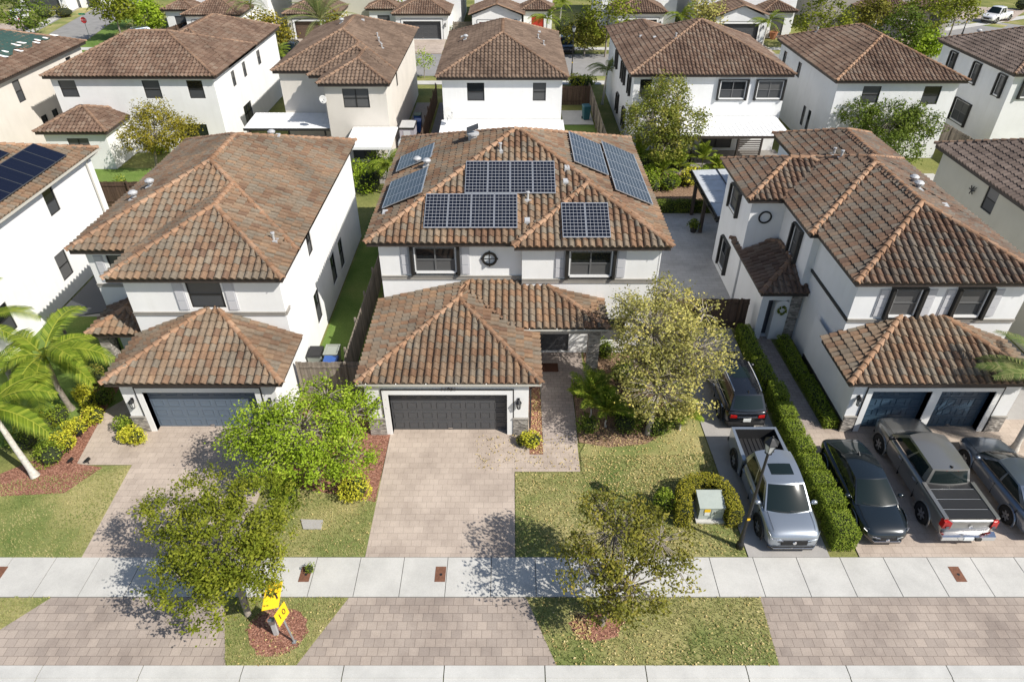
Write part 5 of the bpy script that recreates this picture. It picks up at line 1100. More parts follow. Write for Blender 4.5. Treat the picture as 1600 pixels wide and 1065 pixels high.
# ================================================================== VEHICLES
def wheel(root, x, y, r, w=.23, sg=1):
    wo = thing('x','x','x'); bpy.data.objects.remove(wo)
    t = MB(); t.lathe([(r*.6,-w/2),(r*.93,-w/2),(r,-w*.32),(r,w*.32),(r*.93,w/2),(r*.6,w/2)], (x,y,r), 24, 'x')
    o = t.build('wheel', M['tyre'], root, True); d = MB(); s = sg*w*.5
    rows = [[(x+s-sg*.02, y+rr*math.cos(2*PI*k/24), r+rr*math.sin(2*PI*k/24)) for k in range(24)] for rr in (r*.68, r*.60)]
    d.grid(rows, closed=True); d.face([(x+s-sg*.05, y+r*.62*math.cos(2*PI*k/16), r+r*.62*math.sin(2*PI*k/16)) for k in range(16)], 1)
    for k in range(6):
        a = 2*PI*k/6; c_, q = math.cos(a), math.sin(a); e = .05
        d.hexa([(x+s-sg*.045, y+c_*.03-q*e*1.1, r+q*.03+c_*e*1.1),(x+s-sg*.045, y+c_*.03+q*e*1.1, r+q*.03-c_*e*1.1),(x+s-sg*.045, y+c_*r*.62+q*e*.7, r+q*r*.62-c_*e*.7),(x+s-sg*.045, y+c_*r*.62-q*e*.7, r+q*r*.62+c_*e*.7),
                (x+s-sg*.005, y+c_*.03-q*e*1.1, r+q*.03+c_*e*1.1),(x+s-sg*.005, y+c_*.03+q*e*1.1, r+q*.03-c_*e*1.1),(x+s-sg*.012, y+c_*r*.62+q*e*.7, r+q*r*.62-c_*e*.7),(x+s-sg*.012, y+c_*r*.62-q*e*.7, r+q*r*.62+c_*e*.7)])
    d.build('rim', [M['rim'], M['wellk']], o); return o
def loft(st, n=1):
    m = MB(); rings = []
    for y, w, zt, zb, cr in st:
        zm = zb+(zt-zb)*.55; half = [(0,zt+cr),(.5*w,zt+cr*.72),(.84*w,zt+cr*.12),(.955*w,zt-.045),(.99*w,zt-.13),(w,zm),(.985*w,zb+.16),(.93*w,zb+.03),(.80*w,zb)]
        rings.append([(x,y,z) for x, z in half]+[(-x,y,z) for x, z in reversed(half[1:])])
    m.grid(rings, 0, True); m.face(rings[0]); m.face(list(reversed(rings[-1]))); return m
def car(name, label, cat, loc, rz, pt, st, cab, L2, wheels, r, group='cars parked on the front driveways', roof_mat=None, sun=False, rails=False, plate=True, grille=True, front_badge=True, rlamp='wide', bed=None, mirror=True):
    c = thing(name, label, cat, loc, group, rz, True); paint_ = M[pt]
    b = loft(st); bo = b.build('body', paint_, c, True, True); md = bo.modifiers.new('s', 'SUBSURF'); md.levels = 1; md.render_levels = 1
    (yb, zb, wb), (yrf, zrf, wrf), (yrr, zrr, wrr), (ybr, zbr, wbr) = cab; fb, rb, cr = .16, .10, .05
    def q(s): return 4*s*(1-s)
    def lerp(a, e, t): return a+(e-a)*t
    def ws(s, t, o=0): w = lerp(wb,wrf,t); y = lerp(yb,yrf,t)+q(s)*lerp(fb,rb,t); z = lerp(zb,zrf,t)+q(s)*cr*t+q(t)*.015; d = Vector((0, zrf-zb, yb-yrf)).normalized(); return (lerp(-w,w,s), y+d.y*o, z+d.z*o)
    def rw(s, t, o=0): w = lerp(wbr,wrr,t); y = lerp(ybr,yrr,t)-q(s)*lerp(fb*.6,rb*.7,t); z = lerp(zbr,zrr,t)+q(s)*cr*t+q(t)*.015; d = Vector((0,-(zrr-zbr), yrr-ybr)).normalized(); return (lerp(-w,w,s), y+d.y*o, z+d.z*o)
    def rf(s, t, o=0): w = lerp(wrf,wrr,t)+q(t)*.02; return (lerp(-w,w,s), lerp(yrf,yrr,t)+q(s)*lerp(rb,-rb*.7,t), lerp(zrf,zrr,t)+q(s)*cr+q(t)*.03+o)
    def sd(g):
        def f(s, t, o=0): x = lerp(lerp(wb,wbr,s), lerp(wrf,wrr,s)+q(s)*.02, t)+q(t)*.02; return (g*(x+o*.9), lerp(lerp(yb,ybr,s), lerp(yrf,yrr,s), t), lerp(lerp(zb,zbr,s), lerp(zrf,zrr,s)+q(s)*.03, t)+o*.2)
        return f
    def patch(m, f, s0, s1, t0, t1, o, ns=10, nt=6, mi=0): m.grid([[f(lerp(s0,s1,i/ns), lerp(t0,t1,j/nt), o) for i in range(ns+1)] for j in range(nt+1)], mi)
    k = MB()
    for f in (ws, rw, rf, sd(1), sd(-1)): patch(k, f, 0, 1, 0, 1, 0)
    k.build('cabin', M[roof_mat] if roof_mat else paint_, c, True)
    g = MB(); patch(g, ws, .035, .965, .04, .96, .006); wo = g.build('windscreen', M['cglass'], c, True)
    wp = MB(); 
    for s in (.12, .5): wp.tube([ws(s,.05,.02), ws(s+.2,.07,.02), ws(s+.36,.10,.02)], .008, 4)
    wp.build('wiper', M['plast'], wo)
    g = MB(); patch(g, rw, .07, .93, .12, .90, .006); g.build('rear_window', M['cglass'], c, True)
    for sg in (1, -1):
        for s0, s1 in ((.08,.47),(.51,.90)):
            g = MB(); patch(g, sd(sg), s0, s1, .10, .88, .006, 5, 4); g.build('side_window', M['cglass'], c, True)
        tr = MB(); tr.grid([[sd(sg)(s, t_, .007) for s in (.03,.25,.5,.75,.96)] for t_ in (.03,.09)]); tr.build('window_trim', M['chrome'] if pt != 'p_silver' else M['plast'], c)
    if sun: g = MB(); patch(g, rf, .20, .80, .24, .56, .006); g.build('sunroof', M['cglass'], c, True)
    if rails:
        for s in (.03, .97): g = MB(); g.tube([rf(s,.06,.05), rf(s,.35,.06), rf(s,.65,.06), rf(s,.95,.05)], .024, 6); g.build('roof_rail', M['chrome'], c)
    an = MB(); p = rf(.5,.93,0); an.hexa([(p[0]-.03,p[1]-.09,p[2]-.01),(p[0]+.03,p[1]-.09,p[2]-.01),(p[0]+.03,p[1]+.09,p[2]-.01),(p[0]-.03,p[1]+.09,p[2]-.01),(p[0]-.012,p[1]-.07,p[2]+.09),(p[0]+.012,p[1]-.07,p[2]+.09),(p[0]+.012,p[1]-.02,p[2]+.05),(p[0]-.012,p[1]-.02,p[2]+.05)]); an.build('antenna', M['plast'], c)
    W_ = max(s[1] for s in st)
    for sg in (1, -1):
        for s in (.06, .49, .93):
            q0 = sd(sg)(s, 0); sm = MB(); sm.box(sg*W_*.93, sg*(W_-.006), q0[1]-.008, q0[1]+.008, .34, q0[2]-.10); sm.build('door_seam', M['wellk'], c)
    for sg in (1, -1):
        cr_ = MB(); h0 = [x for x in st if x[0] > yb]; pts = [(sg*x[1]*.80, x[0], x[2]+x[4]*.25+.004) for x in ([(yb-.05, h0[0][1], st[[i for i, x in enumerate(st) if x[0] > yb][0]-1][2], 0, st[[i for i, x in enumerate(st) if x[0] > yb][0]-1][4])]+h0[:max(1,len(h0)-2)])]; 
        if len(pts) > 1: cr_.tube(pts, .006, 4); cr_.build('bonnet_seam', M['wellk'], c)
    for yw in wheels:
        for sg in (1, -1):
            a = MB(); a.face([(sg*(W_+.004), yw+(r+.075)*math.cos(t), max(.2, r+(r+.075)*math.sin(t))) for t in [PI*2*i/28 for i in range(28)]]); 
            rr = [[(sg*(W_+d), yw+(r+e)*math.cos(t), max(.2, r+(r+e)*math.sin(t))) for t in [-.35+(PI+.7)*i/20 for i in range(21)]] for d, e in ((-.02,.13),(.018,.12),(.018,.075),(0,.07))]
            a.grid(rr, 1); a.build('wheel_arch', [M['wellk'], M['plast'] if pt in ('p_silver','p_black') else paint_], c); wheel(c, sg*(W_-.10), yw, r, .24, sg)
    if mirror:
        for sg in (1, -1):
            mm = MB(); x = sg*(wb+.17); y = yb-.32; z = zb+.10; mm.lathe([(0,-.11),(.06,-.10),(.085,-.03),(.085,.05),(.05,.10),(0,.11)], (x,y,z), 12, 'x'); mm.tube([(sg*(wb-.02),y,z-.06),(x-sg*.05,y,z-.04)], .025, 6); mm.build('mirror', paint_ if pt != 'p_grey' else M['plast'], c, True)
    # front end
    yf, wf, ztf = st[-1][0], st[-1][1], st[-1][2]
    y2, w2, z2 = st[-3][0], st[-3][1], st[-3][2]
    for sg in (1, -1):
        hl = MB(); hl.hexa([(sg*wf*.62,yf+.012,ztf-.16),(sg*wf*1.02,yf-.055,ztf-.15),(sg*w2*.985,y2-.02,z2-.14),(sg*w2*.80,y2+.10,z2-.12),(sg*wf*.60,yf-.005,ztf-.035),(sg*wf*1.0,yf-.06,ztf-.02),(sg*w2*.965,y2-.05,z2-.035),(sg*w2*.80,y2+.02,z2-.015)]); ho = hl.build('headlight', M['hlamp'], c, fixn=True)
        hb = MB(); hb.tube([(sg*wf*.56,yf+.03,ztf-.045),(sg*wf*1.02,yf-.045,ztf-.03),(sg*w2*.995,y2-.02,z2-.05)], .014, 5); hb.build('light_strip', M['chrome'], ho)
    if grille:
        gr = MB(); gr.box(-wf*.60,wf*.60,yf-.03,yf+.022,ztf-.27,ztf-.05)
        for i in range(4): gr.box(-wf*.58,wf*.58,yf+.022,yf+.034,ztf-.255+i*.055,ztf-.225+i*.055,1)
        gr.build('grille', [M['plast'], M['blackm']], c)
        if front_badge: bd = MB(); bd.lathe([(.0,.05),(.06,.048),(.075,.03),(.06,.02)], (0,yf,ztf-.15), 12, 'y'); bd.build('badge', M['chrome'], c)
    bp = MB(); bp.hexa([(-wf*1.12,yf-.12,.26),(wf*1.12,yf-.12,.26),(wf*.9,yf+.03,.26),(-wf*.9,yf+.03,.26),(-wf*1.14,yf-.12,.36),(wf*1.14,yf-.12,.36),(wf*.92,yf+.045,.36),(-wf*.92,yf+.045,.36)]); bp.build('bumper', M['plast'] if pt != 'p_navy' else paint_, c)
    if front_badge: b2 = MB(); b2.tube([(-wf*1.1,yf-.13,.37),(-wf*.9,yf+.045,.37),(wf*.9,yf+.045,.37),(wf*1.1,yf-.13,.37)], .013, 5); b2.build('bumper_trim', M['chrome'], c)
    yr, wr, ztr = st[0][0], st[0][1], st[0][2]; y3, w3, z3 = st[1][0], st[1][1], st[1][2]
    if bed is None:
        for sg in (1, -1):
            tl = MB(); tl.hexa([(sg*wr*.62,yr-.014,ztr-.17),(sg*wr*1.0,yr+.02,ztr-.18),(sg*w3*1.0,y3+.12,z3-.20),(sg*wr*.7,yr+.1,ztr-.17),(sg*wr*.62,yr-.010,ztr-.05),(sg*wr*.97,yr+.02,ztr-.04),(sg*w3*.985,y3+.12,z3-.06),(sg*wr*.7,yr+.1,ztr-.05)]); tl.build('taillight', M['tlamp'], c, fixn=True)
        ch = MB(); ch.box(-wr*.6,wr*.6,yr-.03,yr+.02,ztr-.16,ztr-.12); ch.build('tailgate_trim', M['chrome'], c)
        if plate: p = MB(); p.box(-.16,.16,yr-.035,yr+.01,ztr-.36,ztr-.20); p.build('number_plate', M['plate'], c)
        b2 = MB(); b2.hexa([(-wr*1.05,yr-.05,.34),(wr*1.05,yr-.05,.34),(wr*1.15,yr+.12,.34),(-wr*1.15,yr+.12,.34),(-wr*1.05,yr-.05,.46),(wr*1.05,yr-.05,.46),(wr*1.15,yr+.12,.46),(-wr*1.15,yr+.12,.46)]); b2.build('bumper', M['plast'] if pt != 'p_blue' else paint_, c)
    for sg in (1, -1):
        for s in (.40, .82):
            hd = MB(); p = sd(sg)(s, 0); y = p[1]-.05; hd.box(sg*(W_)-.012, sg*(W_)+.03, y-.10, y+.10, p[2]-.21, p[2]-.175); hd.build('door_handle', M['chrome'] if pt in ('p_grey','p_black') else paint_, c)
    return c
# silver-blue pickup with an open bed, nose to the street
c = car('pickup_truck', 'silver blue pickup with sunroof and open bed, parked nose out by the lamp post', 'pickup', (9.80,17.68,0), PI, 'p_silver',
  [(-.80,.965,1.10,.30,.0),(-.6,.965,1.12,.27,.01),(.3,.965,1.12,.27,.01),(1.05,.965,1.10,.27,.02),(1.6,.96,1.08,.27,.05),(2.1,.93,1.04,.27,.05),(2.40,.90,.98,.27,.04),(2.56,.84,.89,.30,.02),(2.63,.76,.78,.36,.01)],
  ((1.62,1.08,.84),(.86,1.72,.67),(-.66,1.74,.67),(-.86,1.12,.86)), 2.6, (1.72,-1.55), .37, sun=True, bed=1)
for sg in (1,-1): m = MB(); m.hexa([(sg*.965,-.8,.30),(sg*.80,-.8,.30),(sg*.80,-2.56,.34),(sg*.93,-2.56,.34),(sg*.955,-.8,1.14),(sg*.80,-.8,1.14),(sg*.80,-2.56,1.12),(sg*.90,-2.56,1.12)]); m.build('bed_side', M['p_silver'], c, fixn=True)
m = MB(); m.box(-.90,.90,-2.66,-2.54,.42,1.12); m.build('tailgate', M['p_silver'], c); m = MB(); m.box(-.80,.80,-2.55,-.8,.55,.60); 
for k in range(9): m.box(-.72+k*.17,-.64+k*.17,-2.5,-.85,.60,.625)
m.build('bed_floor', M['plast'], c); m = MB(); m.box(-.80,.80,-.84,-.80,.58,1.10); m.box(-.805,-.79,-2.54,-.84,.6,1.12); m.box(.79,.805,-2.54,-.84,.6,1.12); m.box(-.79,.79,-2.545,-2.53,.6,1.1); m.build('bed_liner', M['plast'], c)
m = MB(); m.box(-.92,.92,-2.72,-2.60,.38,.55); m.build('bumper', M['plast'], c)
# black SUV, tail to the street
car('suv', 'black sport utility vehicle with silver roof rails half under the yellowing tree', 'car', (9.9,23.65,0), 0, 'p_black',
  [(-2.33,.72,.88,.34,0),(-2.24,.86,1.00,.30,.0),(-1.9,.92,1.03,.28,.0),(-.8,.935,1.02,.27,0),(.7,.935,1.0,.27,.02),(1.05,.93,1.0,.27,.04),(1.75,.90,.95,.27,.05),(2.12,.83,.88,.28,.04),(2.28,.70,.76,.32,.02),(2.33,.58,.66,.38,.01)],
  ((1.12,1.0,.82),(.42,1.60,.62),(-1.85,1.62,.60),(-2.2,1.02,.76)), 2.3, (1.45,-1.45), .36, rails=True, sun=True)
# black sedan, nose to the street
car('sedan', 'glossy black hatchback sedan with chrome light strips, nose out right of the long hedge', 'car', (13.22,17.65,0), PI, 'p_navy',
  [(-2.32,.62,.80,.36,0),(-2.24,.78,.90,.30,.02),(-1.85,.87,.95,.27,.03),(-.8,.90,.94,.25,.0),(.6,.90,.92,.25,.02),(.95,.895,.91,.25,.04),(1.65,.87,.83,.25,.06),(2.05,.80,.75,.26,.05),(2.24,.67,.65,.28,.03),(2.32,.52,.56,.32,.01)],
  ((1.12,.90,.80),(.28,1.38,.58),(-.85,1.38,.55),(-2.0,.95,.70)), 2.3, (1.38,-1.40), .335, sun=False)
# silver pickup with folded bed cover, tail to the street
c = car('pickup_truck', 'silver grey pickup with a ribbed black bed cover, tailgate toward the street', 'pickup', (15.97,18.25,0), 0, 'p_grey',
  [(-2.80,.90,1.20,.52,0),(-2.72,.955,1.25,.45,.0),(-2.0,.975,1.26,.40,0),(-1.0,.975,1.25,.36,0),(.9,.975,1.22,.34,.02),(1.3,.97,1.22,.34,.05),(2.1,.95,1.18,.34,.07),(2.6,.90,1.10,.34,.05),(2.8,.80,.98,.38,.02),(2.86,.70,.88,.44,.01)],
  ((1.58,1.21,.84),(.86,1.84,.67),(-.92,1.86,.67),(-1.06,1.24,.82)), 2.9, (1.86,-1.72), .39, bed=1)
for k in range(3):
    y1 = -1.35-k*.46; m = MB(); m.box(-.80,.80,y1-.44,y1-.05,1.262,1.315); m.build('bed_cover', M['plast'], c)
m = MB()
for k in range(3): y1 = -1.35-k*.46; m.box(-.80,.80,y1-.05,y1-.002,1.262,1.29)
m.build('cover_hinge', M['galv'], c)
m = MB(); m.box(-.78,.78,-1.33,-1.05,1.05,1.268); m.build('bed_gap', M['plast'], c)
for sg in (1,-1): m = MB(); m.box(sg*.89-.07,sg*.89+.07,-2.72,-1.06,1.25,1.335); m.build('bed_rail', M['p_grey'], c)
for sg in (1,-1): m = MB(); m.hexa([(sg*.70,-2.83,.88),(sg*.95,-2.79,.88),(sg*.975,-2.60,.90),(sg*.80,-2.70,.90),(sg*.70,-2.83,1.20),(sg*.94,-2.79,1.20),(sg*.965,-2.60,1.22),(sg*.80,-2.70,1.22)]); o = m.build('taillight', M['tlamp'], c, fixn=True); o2 = MB(); o2.box(sg*.80-.06,sg*.80+.06,-2.845,-2.82,.92,1.02); o2.build('reverse_lamp', M['hlamp'], o)
m = MB(); m.hexa([(-.93,-3.0,.48),(.93,-3.0,.48),(.96,-2.78,.48),(-.96,-2.78,.48),(-.93,-3.0,.66),(.93,-3.0,.66),(.96,-2.78,.70),(-.96,-2.78,.70)]); m.build('bumper', M['chrome'], c); m = MB(); m.box(-.17,.17,-3.02,-2.99,.50,.64); m.build('number_plate', M['plate'], c); m = MB(); m.box(.22,.42,-3.06,-2.9,.52,.64); m.build('tow_hitch', M['plast'], c)
m = MB(); m.lathe([(0,.02),(.06,.018),(.075,0)], (0,-2.84,1.02), 12, 'y'); m.build('badge', M['chrome'], c); m = MB(); m.box(-.22,.22,-1.0,-.93,1.80,1.85); m.build('brake_lamp', M['tlamp'], c)
# steel blue sedan at the right edge
car('sedan', 'steel blue sedan cut by the right picture edge, partly under palm fronds', 'car', (19.0,17.9,0), 0, 'p_blue',
  [(-2.40,.64,.86,.36,0),(-2.32,.80,.97,.30,.02),(-1.9,.89,1.0,.27,.02),(-.8,.915,.96,.25,.0),(.7,.915,.93,.25,.02),(1.05,.91,.92,.25,.04),(1.75,.88,.85,.25,.06),(2.12,.81,.77,.26,.05),(2.32,.68,.67,.28,.03),(2.40,.53,.58,.32,.01)],
  ((1.15,.92,.80),(.30,1.42,.60),(-.95,1.42,.57),(-1.85,1.0,.72)), 2.4, (1.42,-1.42), .335)
# far vehicles
def farcar(label, x, y, rz, pt, pick=False, name='car'):
    s = [(-2.3,.70,.85,.3,0),(-2.1,.88,.98,.28,.0),(-.8,.92,.98,.27,0),(.9,.92,.98,.27,.03),(1.7,.9,.92,.27,.05),(2.2,.78,.8,.3,.03),(2.3,.6,.68,.36,.01)]
    cb = ((1.1,.98,.82),(.35,1.55,.62),(-1.4,1.55,.60),(-2.0,1.0,.76))
    if pick: s = [(a*1.25, b*1.06, z*1.22, zb*1.3, cr) for a, b, z, zb, cr in s]; cb = ((1.45,1.2,.86),(.85,1.9,.68),(-.35,1.92,.68),(-.55,1.2,.84))
    car(name, label, 'pickup' if pick else 'car', (x,y,0), rz, pt, s, cb, 2.3, (1.45*(1.2 if pick else 1),-1.45*(1.2 if pick else 1)), .35 if not pick else .42, 'cars parked along the back street', front_badge=False)
x, y = G(712,12,0); farcar('dark car parked deep in the gap between two houses at the top', x, y, PI, 'p_black')
x, y = G(884,72,.5); farcar('dark grey car on the shaded drive beside the back street lamp', x, y, PI, 'p_black')
x, y = G(228,56,.5); farcar('steel blue car on the drive behind the ridge of the L shaped roof', x, y, -.9, 'p_blue')
x, y = G(288,52,.5); farcar('dark car in front of the pointed dark garage behind the L roof', x, y, PI, 'p_navy')
x, y = G(1558,26,.6); farcar('white pickup at the upper right beside the side road', x, y, 2.15, 'p_white', True, 'pickup_truck')
x, y = G(30,28,.5); farcar('pale car under the tree at the top left corner', x, y, .3, 'p_white')
x, y = G(455,82,.5); farcar('dark car beside the bright palm before the brown garage door', x, y, PI, 'p_black')

# ================================================================== STREET FURNITURE
def lamp_post(label, x, y, h=4.75):
    l = thing('street_lamp', label, 'street lamp', (x,y,0), 'street lamps'); m = MB(); m.lathe([(.0,0),(.13,0),(.13,.25),(.085,.35),(.07,.9),(.055,1.0),(.042,h-.1),(.065,h-.05),(.065,h)], (x,y,0), 12); m.build('pole', M['blackm'], l)
    g = MB(); g.lathe([(.10,h),(.20,h+.42)], (x,y,0), 6); g.build('lantern_glass', M['lampglass'], l)
    c = MB(); c.lathe([(.24,h+.42),(.24,h+.45),(.10,h+.58),(.03,h+.62),(.03,h+.68),(.0,h+.70)], (x,y,0), 6); c.lathe([(0,h-.02),(.13,h-.02),(.13,h+.01),(.0,h+.01)], (x,y,0), 6)
    for k in range(6): t = 2*PI*k/6; c.tube([(x+.105*math.cos(t),y+.105*math.sin(t),h),(x+.205*math.cos(t),y+.205*math.sin(t),h+.43)], .012, 4)
    c.build('lantern_cap', M['blackm'], l); b = MB(); b.box(x-.05,x+.05,y-.072,y-.06,1.55,1.65); b.build('number_tag', M['yellow'], l); return l
lamp_post('black street lamp beside the silver blue pickup at the pavement', 8.07, 15.32)
x, y = G(893,122,0); lamp_post('black street lamp on the back street behind the green yard strip', x, y, 4.6)
x, y = G(1503,55,0); lamp_post('tall thin lamp post beside the side road behind the dark brown roof', x, y, 4.6)
# curve warning sign
sx, sy = -6.81, 11.76
s = thing('road_sign', 'yellow curve sign with a 10 plate on a leaning steel post in red mulch', 'road sign', (sx,sy,0)); lean = Vector((-.16,.10,1)).normalized()
P = lambda h: Vector((sx,sy,0))+lean*h
m = MB(); m.tube([P(0), P(2.75)], .032, 8); m.box(sx-.06,sx+.06,sy-.06,sy+.06,0,.05); m.build('post', M['galv'], s)
ang = math.radians(71); tx = Vector((math.cos(ang), math.sin(ang), 0)); nn = tx.cross(lean).normalized()
if nn.y > 0: nn = -nn
def plate(name, cz, hw, pts, mat, off, th=.008):
    c_ = P(cz)+nn*(.04+off); m = MB(); A = [c_+tx*a*hw+lean*b*hw for a, b in pts]; m.face([p+nn*th for p in A]); m.face([p for p in reversed(A)])
    for i in range(len(A)): j = (i+1)%len(A); m.face([A[i],A[j],A[j]+nn*th,A[i]+nn*th])
    return m
d = plate('sign', 2.2, .53, [(0,-1),(1,0),(0,1),(-1,0)], 'yellow', 0).build('sign_board', M['yellow'], s, fixn=True); d['_org'] = (sx,sy,0.0)
bm_ = MB(); c_ = P(2.2)+nn*.052
def ln(a, b, w):
    a, b = Vector(a), Vector(b); dd = (b-a).normalized(); q = Vector((-dd.y, dd.x))*w; bm_.face([c_+tx*p.x+lean*p.y for p in (a-q,b-q,b+q,a+q)])
for a, b in (((.10,-.26),(.10,-.06)),((.10,-.06),(.06,.03)),((.06,.03),(-.06,.08)),((-.06,.08),(-.10,.13)),((-.10,.13),(-.10,.2))): ln(a, b, .035)
bm_.face([c_+tx*p[0]+lean*p[1] for p in ((-.20,.19),(0,.19),(-.10,.33))]); bm_.build('arrow', M['signk'], d)
for q in range(4):
    pass
d2 = plate('plate', 1.36, .26, [(-1,-1),(1,-1),(1,1),(-1,1)], 'yellow', .002).build('speed_plate', M['yellow'], s, fixn=True); d2['_org'] = (sx,sy,0.0)
zax = nn; xax = -tx if (-tx).cross(lean).dot(nn) > 0 else tx; rot = Matrix((xax, lean, nn)).transposed().to_euler()
text_mesh('speed_number', '10', .30, M['signk'], d2, P(1.36)+nn*.055, rot, .002)
# short grey marker post
g = thing('marker_post', 'short grey utility marker post with a dark cap beside the leaning road sign', 'post', (-7.45,12.05,0)); m = MB(); m.box(-7.52,-7.38,11.98,12.10,0,.62); m.build('post', M['lead'], g); m = MB(); m.box(-7.54,-7.36,11.96,12.13,.623,.80); m.build('cap', M['galv'], g); m = MB(); m.box(-7.55,-7.45,11.96,12.04,.803,.84); m.build('reflector', M['plate'], g)
# meter lids, manhole
for x0, lb in ((-7.07,'rusty meter lid set in the pavement near the yellow road sign'),(-2.45,'rusty meter lid in the pavement at the middle driveway'),(15.25,'rusty meter lid in the pavement behind the silver grey pickup'),(-17.6,'rusty meter lid in the pavement at the left picture edge')):
    t = thing('meter_lid', lb, 'meter lid', (x0,14.22,0), 'meter lids in the pavement'); m = MB(); m.prism(rect(x0-.18,x0+.18,13.92,14.52),.005,.022); m.build('lid', M['rust'], t); m = MB(); m.lathe([(.0,.001),(.05,.001),(.05,.004)], (x0+.02,14.2,.022), 10); m.build('keyhole', M['plast'], t)
m = MB(); m.prism(Gp((470,812),(505,813),(502,827),(474,827)),.0,.05); tag(m.build('meter_lid', M['drivec']), 'grey concrete utility lid in the grass under the lime tree', 'utility lid')
S(484,889,(.20,.2,.35),160,'lf_hedge','weed tuft growing out of the meter lid near the road sign',.06, name='weed', cat='weed')
# utility transformer
t = thing('transformer_box', 'pale green utility box on a concrete pad inside the U shaped hedge', 'utility box', (7.3,16.9,0)); m = MB(); m.box(6.76,7.82,16.36,17.35,-.05,.10); m.build('concrete_pad', M['walk'], t)
m = MB(); m.hexa([(6.85,16.5,.12),(7.74,16.5,.12),(7.74,17.2,.12),(6.85,17.2,.12),(6.85,16.5,.70),(7.74,16.5,.70),(7.74,17.2,.84),(6.85,17.2,.84)]); m.hexa([(6.82,16.46,.705),(7.77,16.46,.705),(7.77,17.23,.845),(6.82,17.23,.845),(6.82,16.46,.74),(7.77,16.46,.74),(7.77,17.23,.88),(6.82,17.23,.88)]); m.box(7.29,7.31,16.485,16.5,.16,.68); m.build('cabinet', M['greenbox'], t, fixn=True)
m = MB(); m.box(7.02,7.24,16.48,16.497,.50,.64); m.build('warning_label', M['yellow'], t); m = MB(); m.box(7.04,7.22,16.48,16.497,.34,.50); m.build('notice_label', M['plate'], t); m = MB(); m.box(7.40,7.46,16.47,16.497,.40,.52); m.build('handle', M['galv'], t)
# wheelie bins
def bin_(label, x, y, mat, lid, open_=False, rz=0, s=1.0):
    b = thing('wheelie_bin', label, 'wheelie bin', (x,y,0), 'wheelie bins', rz, True); m = MB(); h = 1.02*s
    for z0, z1, w0, w1 in ((.06,h,.25,.32),):
        m.hexa([(-w0,-w0,z0),(w0,-w0,z0),(w0,w0*1.1,z0),(-w0,w0*1.1,z0),(-w1,-w1*1.1,z1),(w1,-w1*1.1,z1),(w1,w1*1.2,z1),(-w1,w1*1.2,z1)])
    m.build('bin_body', M[mat], b); l = MB(); l.hexa([(-.34,-.39,h),(.34,-.39,h),(.34,.41,h),(-.34,.41,h),(-.30,-.34,h+.07),(.30,-.34,h+.07),(.31,.38,h+.09),(-.31,.38,h+.09)]) 
    if open_: l = MB(); [l.box(*q,h,h+.06) for q in ((-.34,.34,-.39,-.33),(-.34,.34,.35,.41),(-.34,-.28,-.33,.35),(.28,.34,-.33,.35))]; i = MB(); i.box(-.28,.28,-.33,.35,h-.02,h-.005); i.build('contents', M['mulchd'], b)
    l.build('lid', M[lid], b)
    for sg in (1,-1): w_ = MB(); w_.lathe([(.0,-.03),(.11,-.03),(.11,.03),(0,.03)], (sg*.27,.30,.11), 12, 'x'); w_.build('wheel', M['tyre'], b)
    hd = MB(); hd.tube([(-.22,.43,h-.03),(.22,.43,h-.03)], .02, 6); hd.build('handle', M['plast'], b)
bin_('blue wheelie bin behind the gate fence beside the solar house', -8.35, 24.75, 'bluebin', 'bluebin'); bin_('open grey wheelie bin right behind the blue one', -8.45, 25.65, 'greybin', 'greybin', True)
bin_('dark wheelie bin against the white wall by the blue bin', -9.2, 25.5, 'greybin', 'plast')
bin_('blue wheelie bin in the passage beside the beige house', -8.3, 60.2, 'bluebin', 'greenbin'); bin_('teal wheelie bin on the pad in the green yard strip', 6.7, 62.0, 'teal', 'teal', False, .2, 1.2); bin_('dark blue wheelie bin in the passage nearer the shed', -8.1, 58.6, 'bluebin', 'bluebin')
# shed beside the beige house
t = thing('garden_shed', 'small lilac grey shed with a pale flat roof beside the beige house', 'shed', (-8.35,54.2,0)); m = MB(); m.box(-8.9,-7.75,53.4,55.2,0,2.05); m.build('wall', plain('lilac_resin', (.36,.34,.38), .6), t); m = MB(); m.box(-8.96,-7.69,53.34,55.26,2.053,2.15); m.build('roof', M['dark'], t); m = MB(); m.box(-8.9,-7.75,53.4,55.2,2.153,2.17); m.build('roof_sheet', M['lead'], t); m = MB(); m.box(-8.6,-8.05,53.37,53.398,.1,1.9); m.build('door', M['shut'], t)
# side yard clutter left of the left neighbour
t = thing('air_conditioner', 'pale round topped outdoor unit against the left house wall above the lean to', 'outdoor unit', (-21.8,31.0,0)); m = MB(); m.box(-22.25,-21.35,30.55,31.45,0,.9); m.build('casing', M['lead'], t); m = MB(); m.lathe([(0,.903),(.36,.903),(.36,.96),(.30,.98),(0,.98)], (-21.8,31,0), 18); m.build('fan_grille', M['plast'], t)
t = thing('lean_to', 'dark metal lean to roof between the left edge house and its neighbour', 'lean to', (-20.6,28.4,0)); m = MB(); m.hexa([(-21.6,26.6,2.1),(-19.3,26.9,2.3),(-19.3,31.6,2.3),(-21.6,31.3,2.1),(-21.6,26.6,2.16),(-19.3,26.9,2.36),(-19.3,31.6,2.36),(-21.6,31.3,2.16)]); m.build('roof_panel', M['screen'], t)
for q in ((-21.5,26.8),(-21.5,31.1),(-19.4,27.1),(-19.4,31.4)): p = MB(); p.box(q[0]-.05,q[0]+.05,q[1]-.05,q[1]+.05,0,2.1); p.build('post', M['dark'], t)
